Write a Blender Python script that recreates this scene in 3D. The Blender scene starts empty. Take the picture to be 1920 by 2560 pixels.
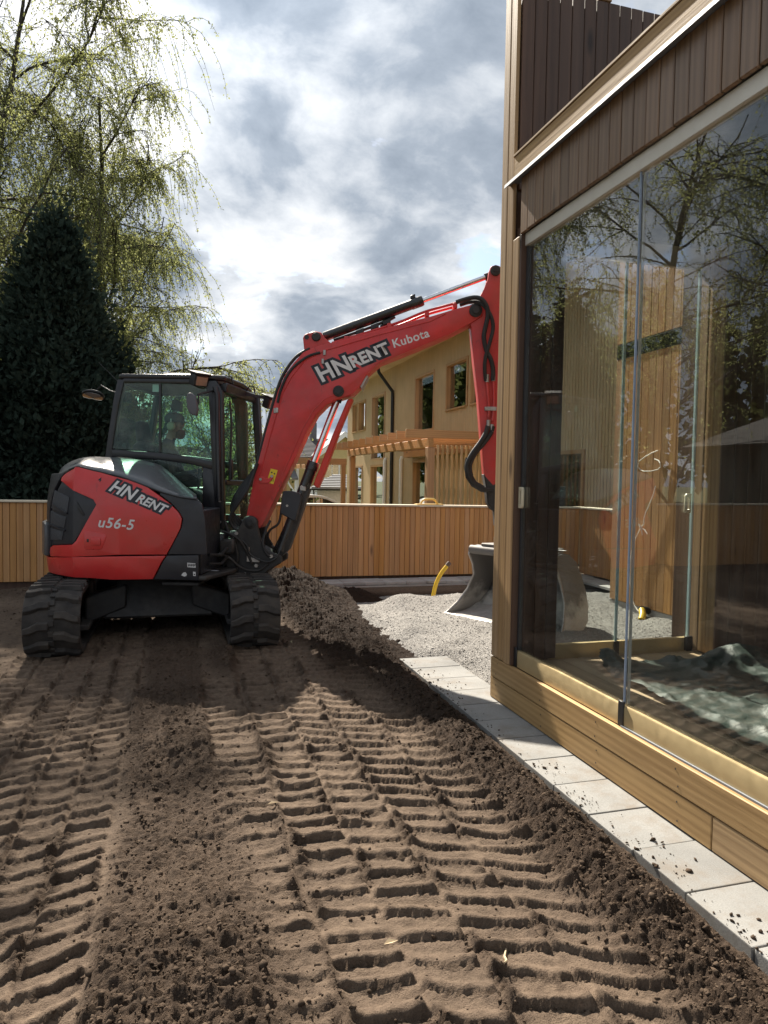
import bpy, bmesh, math, random
import numpy as np
from mathutils import Vector, Matrix
random.seed(7)
RNG = np.random.default_rng(11)
scene = bpy.context.scene
COL = scene.collection
PI = math.pi
R_ = math.radians

# ---------------------------------------------------------------- camera
cam_d = bpy.data.cameras.new('camera')
cam = bpy.data.objects.new('camera', cam_d)
COL.objects.link(cam)
YAW, PITCH, ROLL = R_(16.3), R_(-2.65), R_(0.92)
cf = Vector((math.sin(YAW)*math.cos(PITCH), math.cos(YAW)*math.cos(PITCH), math.sin(PITCH)))
cr0 = Vector((math.cos(YAW), -math.sin(YAW), 0))
cu0 = cr0.cross(cf)
cr = cr0*math.cos(ROLL)+cu0*math.sin(ROLL)
cu = cu0*math.cos(ROLL)-cr0*math.sin(ROLL)
cm = Matrix((cr, cu, -cf)).transposed().to_4x4()
cm.translation = Vector((0, 0, 1.43))
cam.matrix_world = cm
cam_d.sensor_fit = 'VERTICAL'
cam_d.sensor_height = 36.0
cam_d.lens = 36.0*1775/2560
cam_d.clip_start = 0.05
cam_d.clip_end = 3000
scene.camera = cam

# ---------------------------------------------------------------- sun, sky, exposure
SUN_EL, SUN_AZ = R_(42.5), R_(5.0)           # azimuth: degrees to the left of +Y
to_sun = Vector((-math.sin(SUN_AZ)*math.cos(SUN_EL), math.cos(SUN_AZ)*math.cos(SUN_EL), math.sin(SUN_EL)))
sd = bpy.data.lights.new('sun', 'SUN')
sd.energy = 5.0
sd.angle = R_(0.6)
sd.color = (1.0, 0.91, 0.78)
sun = bpy.data.objects.new('sun', sd)
COL.objects.link(sun)
sun.rotation_euler = to_sun.to_track_quat('Z', 'Y').to_euler()
scene.view_settings.view_transform = 'Standard'
scene.view_settings.look = 'None'
scene.view_settings.gamma = 1.0
scene.view_settings.exposure = 1.46
scene.view_settings.use_curve_mapping = False
scene.cycles.max_bounces = 10
scene.cycles.transparent_max_bounces = 24
scene.cycles.use_denoising = True

world = bpy.data.worlds.new('World')
scene.world = world
world.use_nodes = True
wt = world.node_tree
wn, wl = wt.nodes, wt.links
wn.clear()

def wnode(t, **k):
    n = wn.new(t)
    for a, b in k.items():
        if a.startswith('i_'):
            n.inputs[int(a[2:])].default_value = b
        else:
            setattr(n, a, b)
    return n

def wmath(op, a, b=None, c=None):
    n = wn.new('ShaderNodeMath'); n.operation = op
    for i, v in enumerate((a, b, c)):
        if v is None:
            continue
        if isinstance(v, (int, float)):
            n.inputs[i].default_value = v
        else:
            wl.new(v, n.inputs[i])
    return n.outputs[0]

def build_sky():
    tc = wnode('ShaderNodeTexCoord')
    nrm = wnode('ShaderNodeVectorMath', operation='NORMALIZE'); wl.new(tc.outputs['Generated'], nrm.inputs[0])
    sep = wnode('ShaderNodeSeparateXYZ')
    wl.new(nrm.outputs[0], sep.inputs[0])
    X, Y, Z = sep.outputs
    zz = wmath('ADD', wmath('MAXIMUM', Z, 0.0), 0.30)
    comb = wnode('ShaderNodeCombineXYZ')
    wl.new(wmath('DIVIDE', X, zz), comb.inputs[0])
    wl.new(wmath('DIVIDE', Y, zz), comb.inputs[1])
    comb.inputs[2].default_value = SKY_SEED
    warp = wnode('ShaderNodeTexNoise'); warp.inputs['Scale'].default_value = 1.6; warp.inputs['Detail'].default_value = 4
    wl.new(comb.outputs[0], warp.inputs['Vector'])
    vm = wnode('ShaderNodeVectorMath', operation='MULTIPLY_ADD')
    wl.new(warp.outputs['Color'], vm.inputs[0]); vm.inputs[1].default_value = (0.26, 0.26, 0.0)
    wl.new(comb.outputs[0], vm.inputs[2])
    def body(off):
        ad = wnode('ShaderNodeVectorMath', operation='ADD'); wl.new(vm.outputs[0], ad.inputs[0]); ad.inputs[1].default_value = off
        n = wnode('ShaderNodeTexNoise')
        n.inputs['Scale'].default_value = 4.2; n.inputs['Detail'].default_value = 12; n.inputs['Roughness'].default_value = 0.56
        wl.new(ad.outputs[0], n.inputs['Vector'])
        return n.outputs['Fac']
    n1 = body((0, 0, 0))
    n1b = body((-math.sin(SUN_AZ)*0.06, math.cos(SUN_AZ)*0.06, 0))
    n3 = wnode('ShaderNodeTexNoise')
    n3.inputs['Scale'].default_value = 1.6; n3.inputs['Detail'].default_value = 3
    mp = wnode('ShaderNodeMapping'); mp.inputs['Location'].default_value = (3.1, 7.7, 1.3)
    wl.new(vm.outputs[0], mp.inputs['Vector']); wl.new(mp.outputs[0], n3.inputs['Vector'])
    cover = wnode('ShaderNodeValToRGB')
    cover.color_ramp.elements[0].position = 0.35; cover.color_ramp.elements[1].position = 0.425
    wl.new(n1, cover.inputs[0])
    # cloud light: thin parts and the sides towards the sun are bright, thick bellies grey
    lit = wmath('MULTIPLY', wmath('SUBTRACT', n1, n1b), 2.0)
    thick = wmath('ADD', wmath('MULTIPLY', n1, 0.60), wmath('MULTIPLY', n3.outputs['Fac'], 0.40))
    fac = wmath('SUBTRACT', thick, wmath('MULTIPLY', lit, 0.26))
    shade = wnode('ShaderNodeValToRGB')
    e = shade.color_ramp.elements
    e[0].position = 0.385; e[0].color = (1.0, 1.0, 1.0, 1)
    e[1].position = 0.61; e[1].color = (0.235, 0.285, 0.355, 1)
    m = shade.color_ramp.elements.new(0.45); m.color = (0.72, 0.755, 0.80, 1)
    m2 = shade.color_ramp.elements.new(0.53); m2.color = (0.38, 0.435, 0.51, 1)
    wl.new(fac, shade.inputs[0])
    # the glow of the veiled sun through the cloud
    dt = wnode('ShaderNodeVectorMath', operation='DOT_PRODUCT'); wl.new(nrm.outputs[0], dt.inputs[0]); dt.inputs[1].default_value = to_sun
    glow = wmath('POWER', wmath('MAXIMUM', dt.outputs['Value'], 0.0), 22.0)
    gmul = wmath('MULTIPLY_ADD', glow, 0.8, 0.95)
    cl = wnode('ShaderNodeVectorMath', operation='SCALE'); wl.new(shade.outputs[0], cl.inputs[0]); wl.new(gmul, cl.inputs['Scale'])
    csc = wnode('ShaderNodeVectorMath', operation='SCALE'); wl.new(cl.outputs[0], csc.inputs[0]); csc.inputs['Scale'].default_value = CLOUD
    sky = wnode('ShaderNodeTexSky'); sky.sky_type = 'NISHITA'; sky.sun_disc = False
    sky.sun_elevation = SUN_EL; sky.sun_rotation = -SUN_AZ
    mix = wnode('ShaderNodeMix', data_type='RGBA')
    wl.new(cover.outputs[0], mix.inputs['Factor'])
    wl.new(sky.outputs[0], mix.inputs[6]); wl.new(csc.outputs[0], mix.inputs[7])
    bg = wnode('ShaderNodeBackground'); bg.inputs['Strength'].default_value = 0.06
    wl.new(mix.outputs[2], bg.inputs['Color'])
    out = wnode('ShaderNodeOutputWorld'); wl.new(bg.outputs[0], out.inputs[0])
CLOUD = 7.1
SKY_SEED = 17.3
build_sky()

# ---------------------------------------------------------------- helpers
ORG = {}
def new_obj(name, data, parent=None, loc=(0, 0, 0), world=None):
    o = bpy.data.objects.new(name, data)
    COL.objects.link(o)
    if parent is not None:
        o.parent = parent
    if world is not None:
        w = Vector(world)
        o.location = w-(ORG[parent.name] if parent is not None else Vector((0, 0, 0)))
        ORG[o.name] = w
    else:
        o.location = loc
        ORG[o.name] = Vector(loc)+(ORG[parent.name] if parent is not None else Vector((0, 0, 0)))
    return o

def tag(o, label=None, cat=None, group=None, kind=None):
    if label: o['label'] = label
    if cat: o['category'] = cat
    if group: o['group'] = group
    if kind: o['kind'] = kind
    return o

def thing(name, label, cat, loc=(0, 0, 0), group=None):
    o = new_obj(name, None, None, loc=loc)
    o.empty_display_size = 0.2
    return tag(o, label, cat, group)

def struct(o):
    o['kind'] = 'structure'
    return o

class MB:
    """collects world-space geometry; build() links it as one mesh object"""
    def __init__(s):
        s.v = []; s.f = []
    def add(s, vs, fs):
        n = len(s.v)
        s.v.extend([tuple(p) for p in vs])
        s.f.extend([tuple(i+n for i in f) for f in fs])
        return s
    def hexa(s, p):
        return s.add(p, [(0, 3, 2, 1), (4, 5, 6, 7), (0, 1, 5, 4), (1, 2, 6, 5), (2, 3, 7, 6), (3, 0, 4, 7)])
    def box(s, x0, x1, y0, y1, z0, z1):
        return s.hexa([(x0, y0, z0), (x1, y0, z0), (x1, y1, z0), (x0, y1, z0), (x0, y0, z1), (x1, y0, z1), (x1, y1, z1), (x0, y1, z1)])
    def obox(s, c, ax, ay, az):
        c, ax, ay, az = Vector(c), Vector(ax), Vector(ay), Vector(az)
        return s.hexa([c-ax-ay-az, c+ax-ay-az, c+ax+ay-az, c-ax+ay-az, c-ax-ay+az, c+ax-ay+az, c+ax+ay+az, c-ax+ay+az])
    def bar(s, p, q, w, h, up=(0, 0, 1)):
        p, q = Vector(p), Vector(q); d = (q-p); L = d.length; d.normalize()
        u = Vector(up); sd_ = d.cross(u)
        if sd_.length < 1e-4: sd_ = d.cross(Vector((1, 0, 0)))
        sd_.normalize(); u = sd_.cross(d).normalized()
        return s.obox((p+q)/2, d*(L/2), sd_*(w/2), u*(h/2))
    def prism(s, poly, fn, t0, t1):
        """poly: 2D outline (counter-clockwise or not); fn(u, v, t) -> world"""
        n = len(poly)
        vs = [fn(u, v, t0) for u, v in poly]+[fn(u, v, t1) for u, v in poly]
        fs = [tuple(range(n-1, -1, -1)), tuple(range(n, 2*n))]
        fs += [(i, (i+1) % n, n+(i+1) % n, n+i) for i in range(n)]
        return s.add(vs, fs)
    def tube(s, pts, r, n=8, caps=True):
        pts = [Vector(p) for p in pts]
        k = len(pts)
        rs = r if isinstance(r, (list, tuple)) else [r]*k
        vs = []; prev = None
        for i, p in enumerate(pts):
            d = (pts[min(i+1, k-1)]-pts[max(i-1, 0)])
            if d.length < 1e-9: d = Vector((0, 0, 1))
            d.normalize()
            if prev is None:
                a = d.cross(Vector((0, 0, 1)))
                if a.length < 1e-3: a = d.cross(Vector((1, 0, 0)))
            else:
                a = prev-d*prev.dot(d)
                if a.length < 1e-4: a = d.cross(Vector((0, 0, 1)))
            a.normalize(); b = d.cross(a); prev = a
            for j in range(n):
                t = 2*PI*j/n
                vs.append(p+(a*math.cos(t)+b*math.sin(t))*rs[i])
        fs = []
        for i in range(k-1):
            for j in range(n):
                fs.append((i*n+j, i*n+(j+1) % n, (i+1)*n+(j+1) % n, (i+1)*n+j))
        if caps:
            fs.append(tuple(range(n-1, -1, -1))); fs.append(tuple(range((k-1)*n, k*n)))
        return s.add(vs, fs)
    def cyl(s, p, q, r, n=20):
        return s.tube([p, q], r, n)
    def lathe(s, prof, o, ax, n=24):
        """prof: (radius, along) ; closed with caps if radius 0 at ends"""
        o = Vector(o); d = Vector(ax).normalized()
        a = d.cross(Vector((0, 0, 1)))
        if a.length < 1e-3: a = d.cross(Vector((1, 0, 0)))
        a.normalize(); b = d.cross(a)
        vs = []
        for r, h in prof:
            for j in range(n):
                t = 2*PI*j/n
                vs.append(o+d*h+(a*math.cos(t)+b*math.sin(t))*r)
        fs = []
        for i in range(len(prof)-1):
            for j in range(n):
                fs.append((i*n+j, i*n+(j+1) % n, (i+1)*n+(j+1) % n, (i+1)*n+j))
        fs.append(tuple(range(n-1, -1, -1))); fs.append(tuple(range((len(prof)-1)*n, len(prof)*n)))
        return s.add(vs, fs)
    def grid(s, P, flip=False):
        """P: rows of points"""
        r, c = len(P), len(P[0])
        vs = [p for row in P for p in row]
        fs = []
        for i in range(r-1):
            for j in range(c-1):
                q = (i*c+j, i*c+j+1, (i+1)*c+j+1, (i+1)*c+j)
                fs.append(q[::-1] if flip else q)
        return s.add(vs, fs)
    def mesh(s, name, o=(0, 0, 0), bevel=0, smooth=False, seg=1):
        me = bpy.data.meshes.new(name)
        O = Vector(o)
        me.from_pydata([Vector(p)-O for p in s.v], [], s.f)
        bm = bmesh.new(); bm.from_mesh(me)
        bmesh.ops.recalc_face_normals(bm, faces=bm.faces)
        if bevel:
            ed = [e for e in bm.edges if len(e.link_faces) == 2 and e.calc_face_angle(0) > 0.5]
            bmesh.ops.bevel(bm, geom=ed, offset=bevel, offset_type='OFFSET', segments=seg, profile=0.6, affect='EDGES', clamp_overlap=True)
        bm.to_mesh(me); bm.free()
        if smooth:
            me.shade_smooth()
        return me
    def build(s, name, mat, parent=None, bevel=0, smooth=False, seg=1, world=None, angle=40):
        w = world if world is not None else (ORG[parent.name] if parent is not None else (0, 0, 0))
        me = s.mesh(name, w, bevel, False, seg)
        if smooth or bevel:
            try:
                me.shade_smooth(); me.set_sharp_from_angle(angle=R_(angle))
            except Exception:
                pass
        o = new_obj(name, me, parent, world=w)
        if mat is not None: me.materials.append(mat)
        return o

def np_mesh(name, V, F, mat, parent=None, smooth=False, F4=None):
    """fast mesh from numpy arrays: F triangles (n,3) and/or F4 quads (m,4)"""
    me = bpy.data.meshes.new(name)
    V = np.asarray(V, np.float32)
    me.vertices.add(len(V)); me.vertices.foreach_set('co', V.ravel())
    parts = []; tot = []
    if F is not None and len(F):
        parts.append(np.asarray(F, np.int32).ravel()); tot.append(np.full(len(F), 3, np.int32))
    if F4 is not None and len(F4):
        parts.append(np.asarray(F4, np.int32).ravel()); tot.append(np.full(len(F4), 4, np.int32))
    idx = np.concatenate(parts); tot = np.concatenate(tot)
    st = np.concatenate([[0], np.cumsum(tot)[:-1]]).astype(np.int32)
    me.loops.add(len(idx)); me.loops.foreach_set('vertex_index', idx)
    me.polygons.add(len(tot)); me.polygons.foreach_set('loop_start', st)
    me.update(calc_edges=True)
    me.validate()
    if smooth: me.shade_smooth()
    if mat is not None: me.materials.append(mat)
    if name is None: return me
    return new_obj(name, me, parent)

def child_copy(src, parent, world, name=None, rz=0):
    """another object on the same mesh data"""
    o = bpy.data.objects.new(name or src.name.split('.')[0], src.data)
    COL.objects.link(o)
    o.parent = parent
    o.location = Vector(world)-(ORG[parent.name] if parent else Vector((0, 0, 0)))
    o.rotation_euler = (0, 0, rz)
    ORG[o.name] = Vector(world)
    return o

def lerp(a, b, t): return a+(b-a)*t
def sstep(a, b, x):
    t = np.clip((x-a)/(b-a), 0, 1)
    return t*t*(3-2*t)

# ---------------------------------------------------------------- materials
MATS = {}
class NT:
    def __init__(s, name):
        s.m = bpy.data.materials.new(name); s.m.use_nodes = True
        s.t = s.m.node_tree; s.n = s.t.nodes; s.l = s.t.links
        s.n.clear()
        s.out = s.n.new('ShaderNodeOutputMaterial')
        MATS[name] = s.m
    def node(s, t, ins=None, **k):
        n = s.n.new(t)
        for a, b in k.items(): setattr(n, a, b)
        for a, b in (ins or {}).items():
            if hasattr(b, 'is_linked') or isinstance(b, bpy.types.NodeSocket): s.l.new(b, n.inputs[a])
            else: n.inputs[a].default_value = b
        return n
    def math(s, op, a, b=0.0, c=0.0):
        n = s.n.new('ShaderNodeMath'); n.operation = op
        for i, v in enumerate((a, b, c)):
            if isinstance(v, bpy.types.NodeSocket): s.l.new(v, n.inputs[i])
            else: n.inputs[i].default_value = v
        return n.outputs[0]
    def noise(s, vec, scale, detail=4, rough=0.55, dist=0.0):
        n = s.node('ShaderNodeTexNoise', {'Scale': scale, 'Detail': detail, 'Roughness': rough, 'Distortion': dist})
        if vec is not None: s.l.new(vec, n.inputs['Vector'])
        return n.outputs['Fac']
    def ramp(s, fac, stops, interp='LINEAR'):
        n = s.n.new('ShaderNodeValToRGB'); n.color_ramp.interpolation = interp
        e = n.color_ramp.elements
        while len(e) < len(stops): e.new(0.5)
        for i, (p, c) in enumerate(stops):
            e[i].position = p; e[i].color = (c, c, c, 1) if isinstance(c, (int, float)) else (*c, 1)
        s.l.new(fac, n.inputs[0])
        return n.outputs[0]
    def mix(s, f, a, b, mode='MIX'):
        n = s.n.new('ShaderNodeMix'); n.data_type = 'RGBA'; n.blend_type = mode
        for i, v in ((0, f), (6, a), (7, b)):
            if isinstance(v, bpy.types.NodeSocket): s.l.new(v, n.inputs[i])
            else: n.inputs[i].default_value = v if isinstance(v, float) or isinstance(v, int) else (*v[:3], 1)
        return n.outputs[2]
    def map(s, vec, scale=(1, 1, 1), loc=(0, 0, 0), rot=(0, 0, 0)):
        n = s.node('ShaderNodeMapping'); s.l.new(vec, n.inputs['Vector'])
        n.inputs['Scale'].default_value = scale; n.inputs['Location'].default_value = loc; n.inputs['Rotation'].default_value = rot
        return n.outputs[0]
    def objvec(s, rand=True):
        tc = s.n.new('ShaderNodeTexCoord').outputs['Object']
        if not rand: return tc
        oi = s.n.new('ShaderNodeObjectInfo')
        cb = s.n.new('ShaderNodeCombineXYZ')
        for i, k in enumerate((13.0, 29.0, 47.0)): s.l.new(s.math('MULTIPLY', oi.outputs['Random'], k), cb.inputs[i])
        va = s.n.new('ShaderNodeVectorMath'); va.operation = 'ADD'
        s.l.new(tc, va.inputs[0]); s.l.new(cb.outputs[0], va.inputs[1])
        return va.outputs[0]
    def rnd(s): return s.n.new('ShaderNodeObjectInfo').outputs['Random']
    def bump(s, h, strength=0.3, dist=0.01, normal=None):
        n = s.node('ShaderNodeBump', {'Strength': strength, 'Distance': dist})
        s.l.new(h, n.inputs['Height'])
        if normal is not None: s.l.new(normal, n.inputs['Normal'])
        return n.outputs[0]
    def bsdf(s, color, rough=0.6, metal=0.0, normal=None, spec=0.5, coat=0.0, trans=None, sub=None):
        n = s.n.new('ShaderNodeBsdfPrincipled')
        for k, v in (('Base Color', color), ('Roughness', rough), ('Metallic', metal), ('Specular IOR Level', spec), ('Coat Weight', coat)):
            if isinstance(v, bpy.types.NodeSocket): s.l.new(v, n.inputs[k])
            else: n.inputs[k].default_value = (*v, 1) if isinstance(v, (tuple, list)) else v
        n.inputs['Coat Roughness'].default_value = 0.12
        if normal is not None: s.l.new(normal, n.inputs['Normal'])
        s.l.new(n.outputs[0], s.out.inputs['Surface'])
        return n

def wood(name, light, dark, axis='Z', rough=0.6, var=0.22, knots=True, grain=1.0, spec=0.4):
    t = NT(name)
    v = t.objvec()
    sc = {'Z': (1, 1, 0.045), 'Y': (1, 0.045, 1), 'X': (0.045, 1, 1)}[axis]
    st = t.map(v, sc)
    g1 = t.noise(st, 55*grain, 5, 0.6, 0.6)
    g2 = t.noise(st, 14*grain, 3, 0.5, 1.2)
    wv = t.node('ShaderNodeTexWave', {'Scale': 9.0*grain, 'Distortion': 5.5, 'Detail': 3.0, 'Detail Scale': 1.2}, wave_type='RINGS', rings_direction={'Z': 'Z', 'Y': 'Y', 'X': 'X'}[axis])
    t.l.new(t.map(v, sc, (0.35, 0.21, 0.3)), wv.inputs['Vector'])
    g = t.math('ADD', t.math('ADD', t.math('MULTIPLY', g1, 0.45), t.math('MULTIPLY', g2, 0.35)), t.math('MULTIPLY', wv.outputs['Fac'], 0.20))
    c = t.ramp(g, [(0.32, dark), (0.64, light)])
    big = t.noise(v, 1.3, 3)
    c = t.mix(0.35, c, t.ramp(big, [(0.3, tuple(x*0.62 for x in light)), (0.7, light)]), 'MIX')
    if knots:
        ks = {'Z': (1, 1, 0.28), 'Y': (1, 0.28, 1), 'X': (0.28, 1, 1)}[axis]
        vo = t.node('ShaderNodeTexVoronoi', {'Scale': 3.6, 'Randomness': 1.0}); t.l.new(t.map(v, ks), vo.inputs['Vector'])
        k = t.ramp(vo.outputs['Distance'], [(0.04, 0.9), (0.11, 0.0)])
        c = t.mix(k, c, tuple(x*0.35 for x in dark))
    r = t.rnd()
    hv = t.node('ShaderNodeHueSaturation', {'Color': c})
    t.l.new(t.math('MULTIPLY_ADD', r, var*2, 1-var), hv.inputs['Value'])
    t.l.new(t.math('MULTIPLY_ADD', t.math('FRACT', t.math('MULTIPLY', r, 7.3)), 0.16, 0.92), hv.inputs['Saturation'])
    t.bsdf(hv.outputs[0], rough, normal=t.bump(g1, 0.25, 0.004), spec=spec)
    return t.m

def plain(name, col, rough=0.5, metal=0.0, spec=0.5, coat=0.0, vary=0.12, scale=8.0, bump=0.0, dust=0.0, scuff=0.0):
    t = NT(name)
    v = t.objvec()
    n = t.noise(v, scale, 5, 0.6)
    c = t.ramp(n, [(0.3, tuple(x*(1-vary) for x in col)), (0.7, tuple(min(1, x*(1+vary)) for x in col))])
    if dust:
        d = t.noise(v, 2.3, 6, 0.65)
        c = t.mix(t.ramp(d, [(0.45, 0.0), (0.75, dust)]), c, (0.20, 0.165, 0.13))
    if scuff:
        sn = t.noise(t.map(v, (1, 1, 0.5)), 17, 6, 0.75, 0.8)
        c = t.mix(t.ramp(sn, [(0.60, 0.0), (0.70, scuff)]), c, (0.03, 0.022, 0.02))
        sl = t.noise(t.map(v, (0.4, 0.4, 3.0)), 30, 3, 0.8)
        c = t.mix(t.ramp(sl, [(0.70, 0.0), (0.76, scuff*0.6)]), c, (0.30, 0.22, 0.19))
    rr = t.ramp(t.noise(v, scale*2.5, 3), [(0.3, max(0.02, rough-0.07)), (0.7, min(1, rough+0.1))])
    nm = t.bump(t.noise(v, scale*12, 4), bump, 0.004) if bump else None
    t.bsdf(c, rr, metal, nm, spec, coat)
    return t.m

def glassy(name, tint=(0.9, 0.95, 0.93), ior=1.5, rough=0.0, dirt=0.0, boost=1.0):
    t = NT(name)
    bf = t.n.new('ShaderNodeNewGeometry').outputs['Backfacing']
    fr = t.node('ShaderNodeFresnel', {'IOR': t.math('MULTIPLY_ADD', bf, 1.0/ior-ior, ior)})
    fac = t.math('MINIMUM', t.math('MULTIPLY', fr.outputs[0], boost), 1.0)
    tr = t.node('ShaderNodeBsdfTransparent', {'Color': (*tint, 1)})
    gl = t.node('ShaderNodeBsdfGlossy', {'Color': (1, 1, 1, 1), 'Roughness': rough})
    mx = t.node('ShaderNodeMixShader'); t.l.new(fac, mx.inputs[0]); t.l.new(tr.outputs[0], mx.inputs[1]); t.l.new(gl.outputs[0], mx.inputs[2])
    last = mx.outputs[0]
    if dirt:
        v = t.objvec(False)
        d = t.ramp(t.noise(t.map(v, (1, 1, 0.35)), 9, 8, 0.7), [(0.42, 0.0), (0.72, dirt)])
        df = t.node('ShaderNodeBsdfDiffuse', {'Color': (0.45, 0.46, 0.42, 1)})
        m2 = t.node('ShaderNodeMixShader'); t.l.new(d, m2.inputs[0]); t.l.new(last, m2.inputs[1]); t.l.new(df.outputs[0], m2.inputs[2])
        last = m2.outputs[0]
    t.l.new(last, t.out.inputs['Surface'])
    return t.m

M = {}
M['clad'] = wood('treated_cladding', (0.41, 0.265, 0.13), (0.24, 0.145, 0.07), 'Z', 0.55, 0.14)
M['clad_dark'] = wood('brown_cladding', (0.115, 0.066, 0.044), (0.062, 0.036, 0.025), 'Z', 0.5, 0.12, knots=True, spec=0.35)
M['base_board'] = wood('treated_plank', (0.46, 0.30, 0.14), (0.25, 0.145, 0.06), 'Y', 0.6, 0.10)
M['deck'] = wood('deck_plank', (0.48, 0.345, 0.205), (0.30, 0.20, 0.115), 'Y', 0.65, 0.10)
M['fence'] = wood('fence_board', (0.53, 0.285, 0.11), (0.37, 0.18, 0.066), 'Z', 0.6, 0.08)
M['house_clad'] = wood('pine_cladding', (0.67, 0.505, 0.31), (0.52, 0.38, 0.22), 'Z', 0.65, 0.10, knots=False)
M['house_trim'] = wood('pine_trim', (0.54, 0.33, 0.16), (0.38, 0.22, 0.10), 'Z', 0.6, 0.12)
M['perg'] = wood('larch_beam', (0.58, 0.32, 0.145), (0.42, 0.215, 0.09), 'Y', 0.6, 0.14)
M['slat'] = wood('larch_slat', (0.68, 0.43, 0.20), (0.52, 0.30, 0.13), 'Z', 0.6, 0.12)
M['cap'] = plain('cream_cap', (0.62, 0.55, 0.42), 0.5, vary=0.06)
M['gold'] = plain('bronze_rail', (0.56, 0.435, 0.235), 0.45, 0.55, vary=0.05)
M['alu'] = plain('pale_aluminium', (0.62, 0.59, 0.52), 0.45, 0.3, vary=0.05)
M['zinc'] = plain('zinc_drip', (0.20, 0.22, 0.25), 0.6, 0.2, vary=0.08)
M['darkalu'] = plain('dark_gasket', (0.035, 0.035, 0.037), 0.5)
M['black'] = plain('black_plastic', (0.018, 0.018, 0.019), 0.45, vary=0.2)
M['cream'] = plain('cream_latch', (0.58, 0.52, 0.38), 0.35)
M['glass'] = glassy('pane_glass', (0.94, 0.96, 0.95), 1.52, 0.0, 0.028, 1.6)
M['house_glass'] = glassy('house_glass', (0.55, 0.6, 0.58), 1.6, 0.0, 0.0, 2.4)
M['cab_glass'] = glassy('cab_glass', (0.76, 0.91, 0.85), 1.5, 0.0, 0.09, 0.7)
M['screen_glass'] = glassy('screen_glass', (0.80, 0.93, 0.88), 1.45, 0.0, 0.10, 0.22)
M['edge_glass'] = plain('polished_glass_edge', (0.45, 0.60, 0.60), 0.15, 0.0, 0.8)
M['seal'] = plain('clear_seal', (0.22, 0.28, 0.38), 0.2, 0.0, 0.8)
# ---------------------------------------------------------------- terrain
_perm = np.random.default_rng(5).integers(0, 2**31, 4096)
def vnoise(x, y, seed=0):
    xi = np.floor(x).astype(np.int64); yi = np.floor(y).astype(np.int64)
    fx = x-xi; fy = y-yi
    u = fx*fx*fx*(fx*(fx*6-15)+10); v = fy*fy*fy*(fy*(fy*6-15)+10)
    def h(a, b):
        k = (a*73856093) ^ (b*19349663) ^ (seed*83492791)
        return (_perm[k & 4095] % 100003)/100003.0
    return lerp(lerp(h(xi, yi), h(xi+1, yi), u), lerp(h(xi, yi+1), h(xi+1, yi+1), u), v)
def fbm(x, y, f, oct_=4, seed=0, gain=0.5):
    s = 0; a = 1; t = 0
    for i in range(oct_):
        s = s+a*(vnoise(x*f+17.3*i, y*f-9.1*i, seed+i)-0.5)*2; t += a; a *= gain; f *= 2.03
    return s/t
def billow(x, y, f, oct_=3, seed=0, gain=0.55):
    s = 0; a = 1; t = 0
    for i in range(oct_):
        s = s+a*np.abs(vnoise(x*f+7.3*i, y*f+3.1*i, seed+i)-0.5)*2; t += a; a *= gain; f *= 2.1
    return s/t

LANES = [(-1.20, -1.00, .31, .04), (-0.99, -0.80, .10, -.06), (-0.80, -0.61, .45, -.10), (-0.61, -0.43, .20, -.08), (-0.43, -0.25, .68, -.12),
         (0.17, 0.42, .62, .02), (0.44, 0.66, .12, .03), (0.66, 0.88, .52, .10), (0.88, 1.12, .33, .14), (1.12, 1.37, .85, .26)]
SP = 0.124
def smin(a, b): return np.minimum(a, b)

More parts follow.
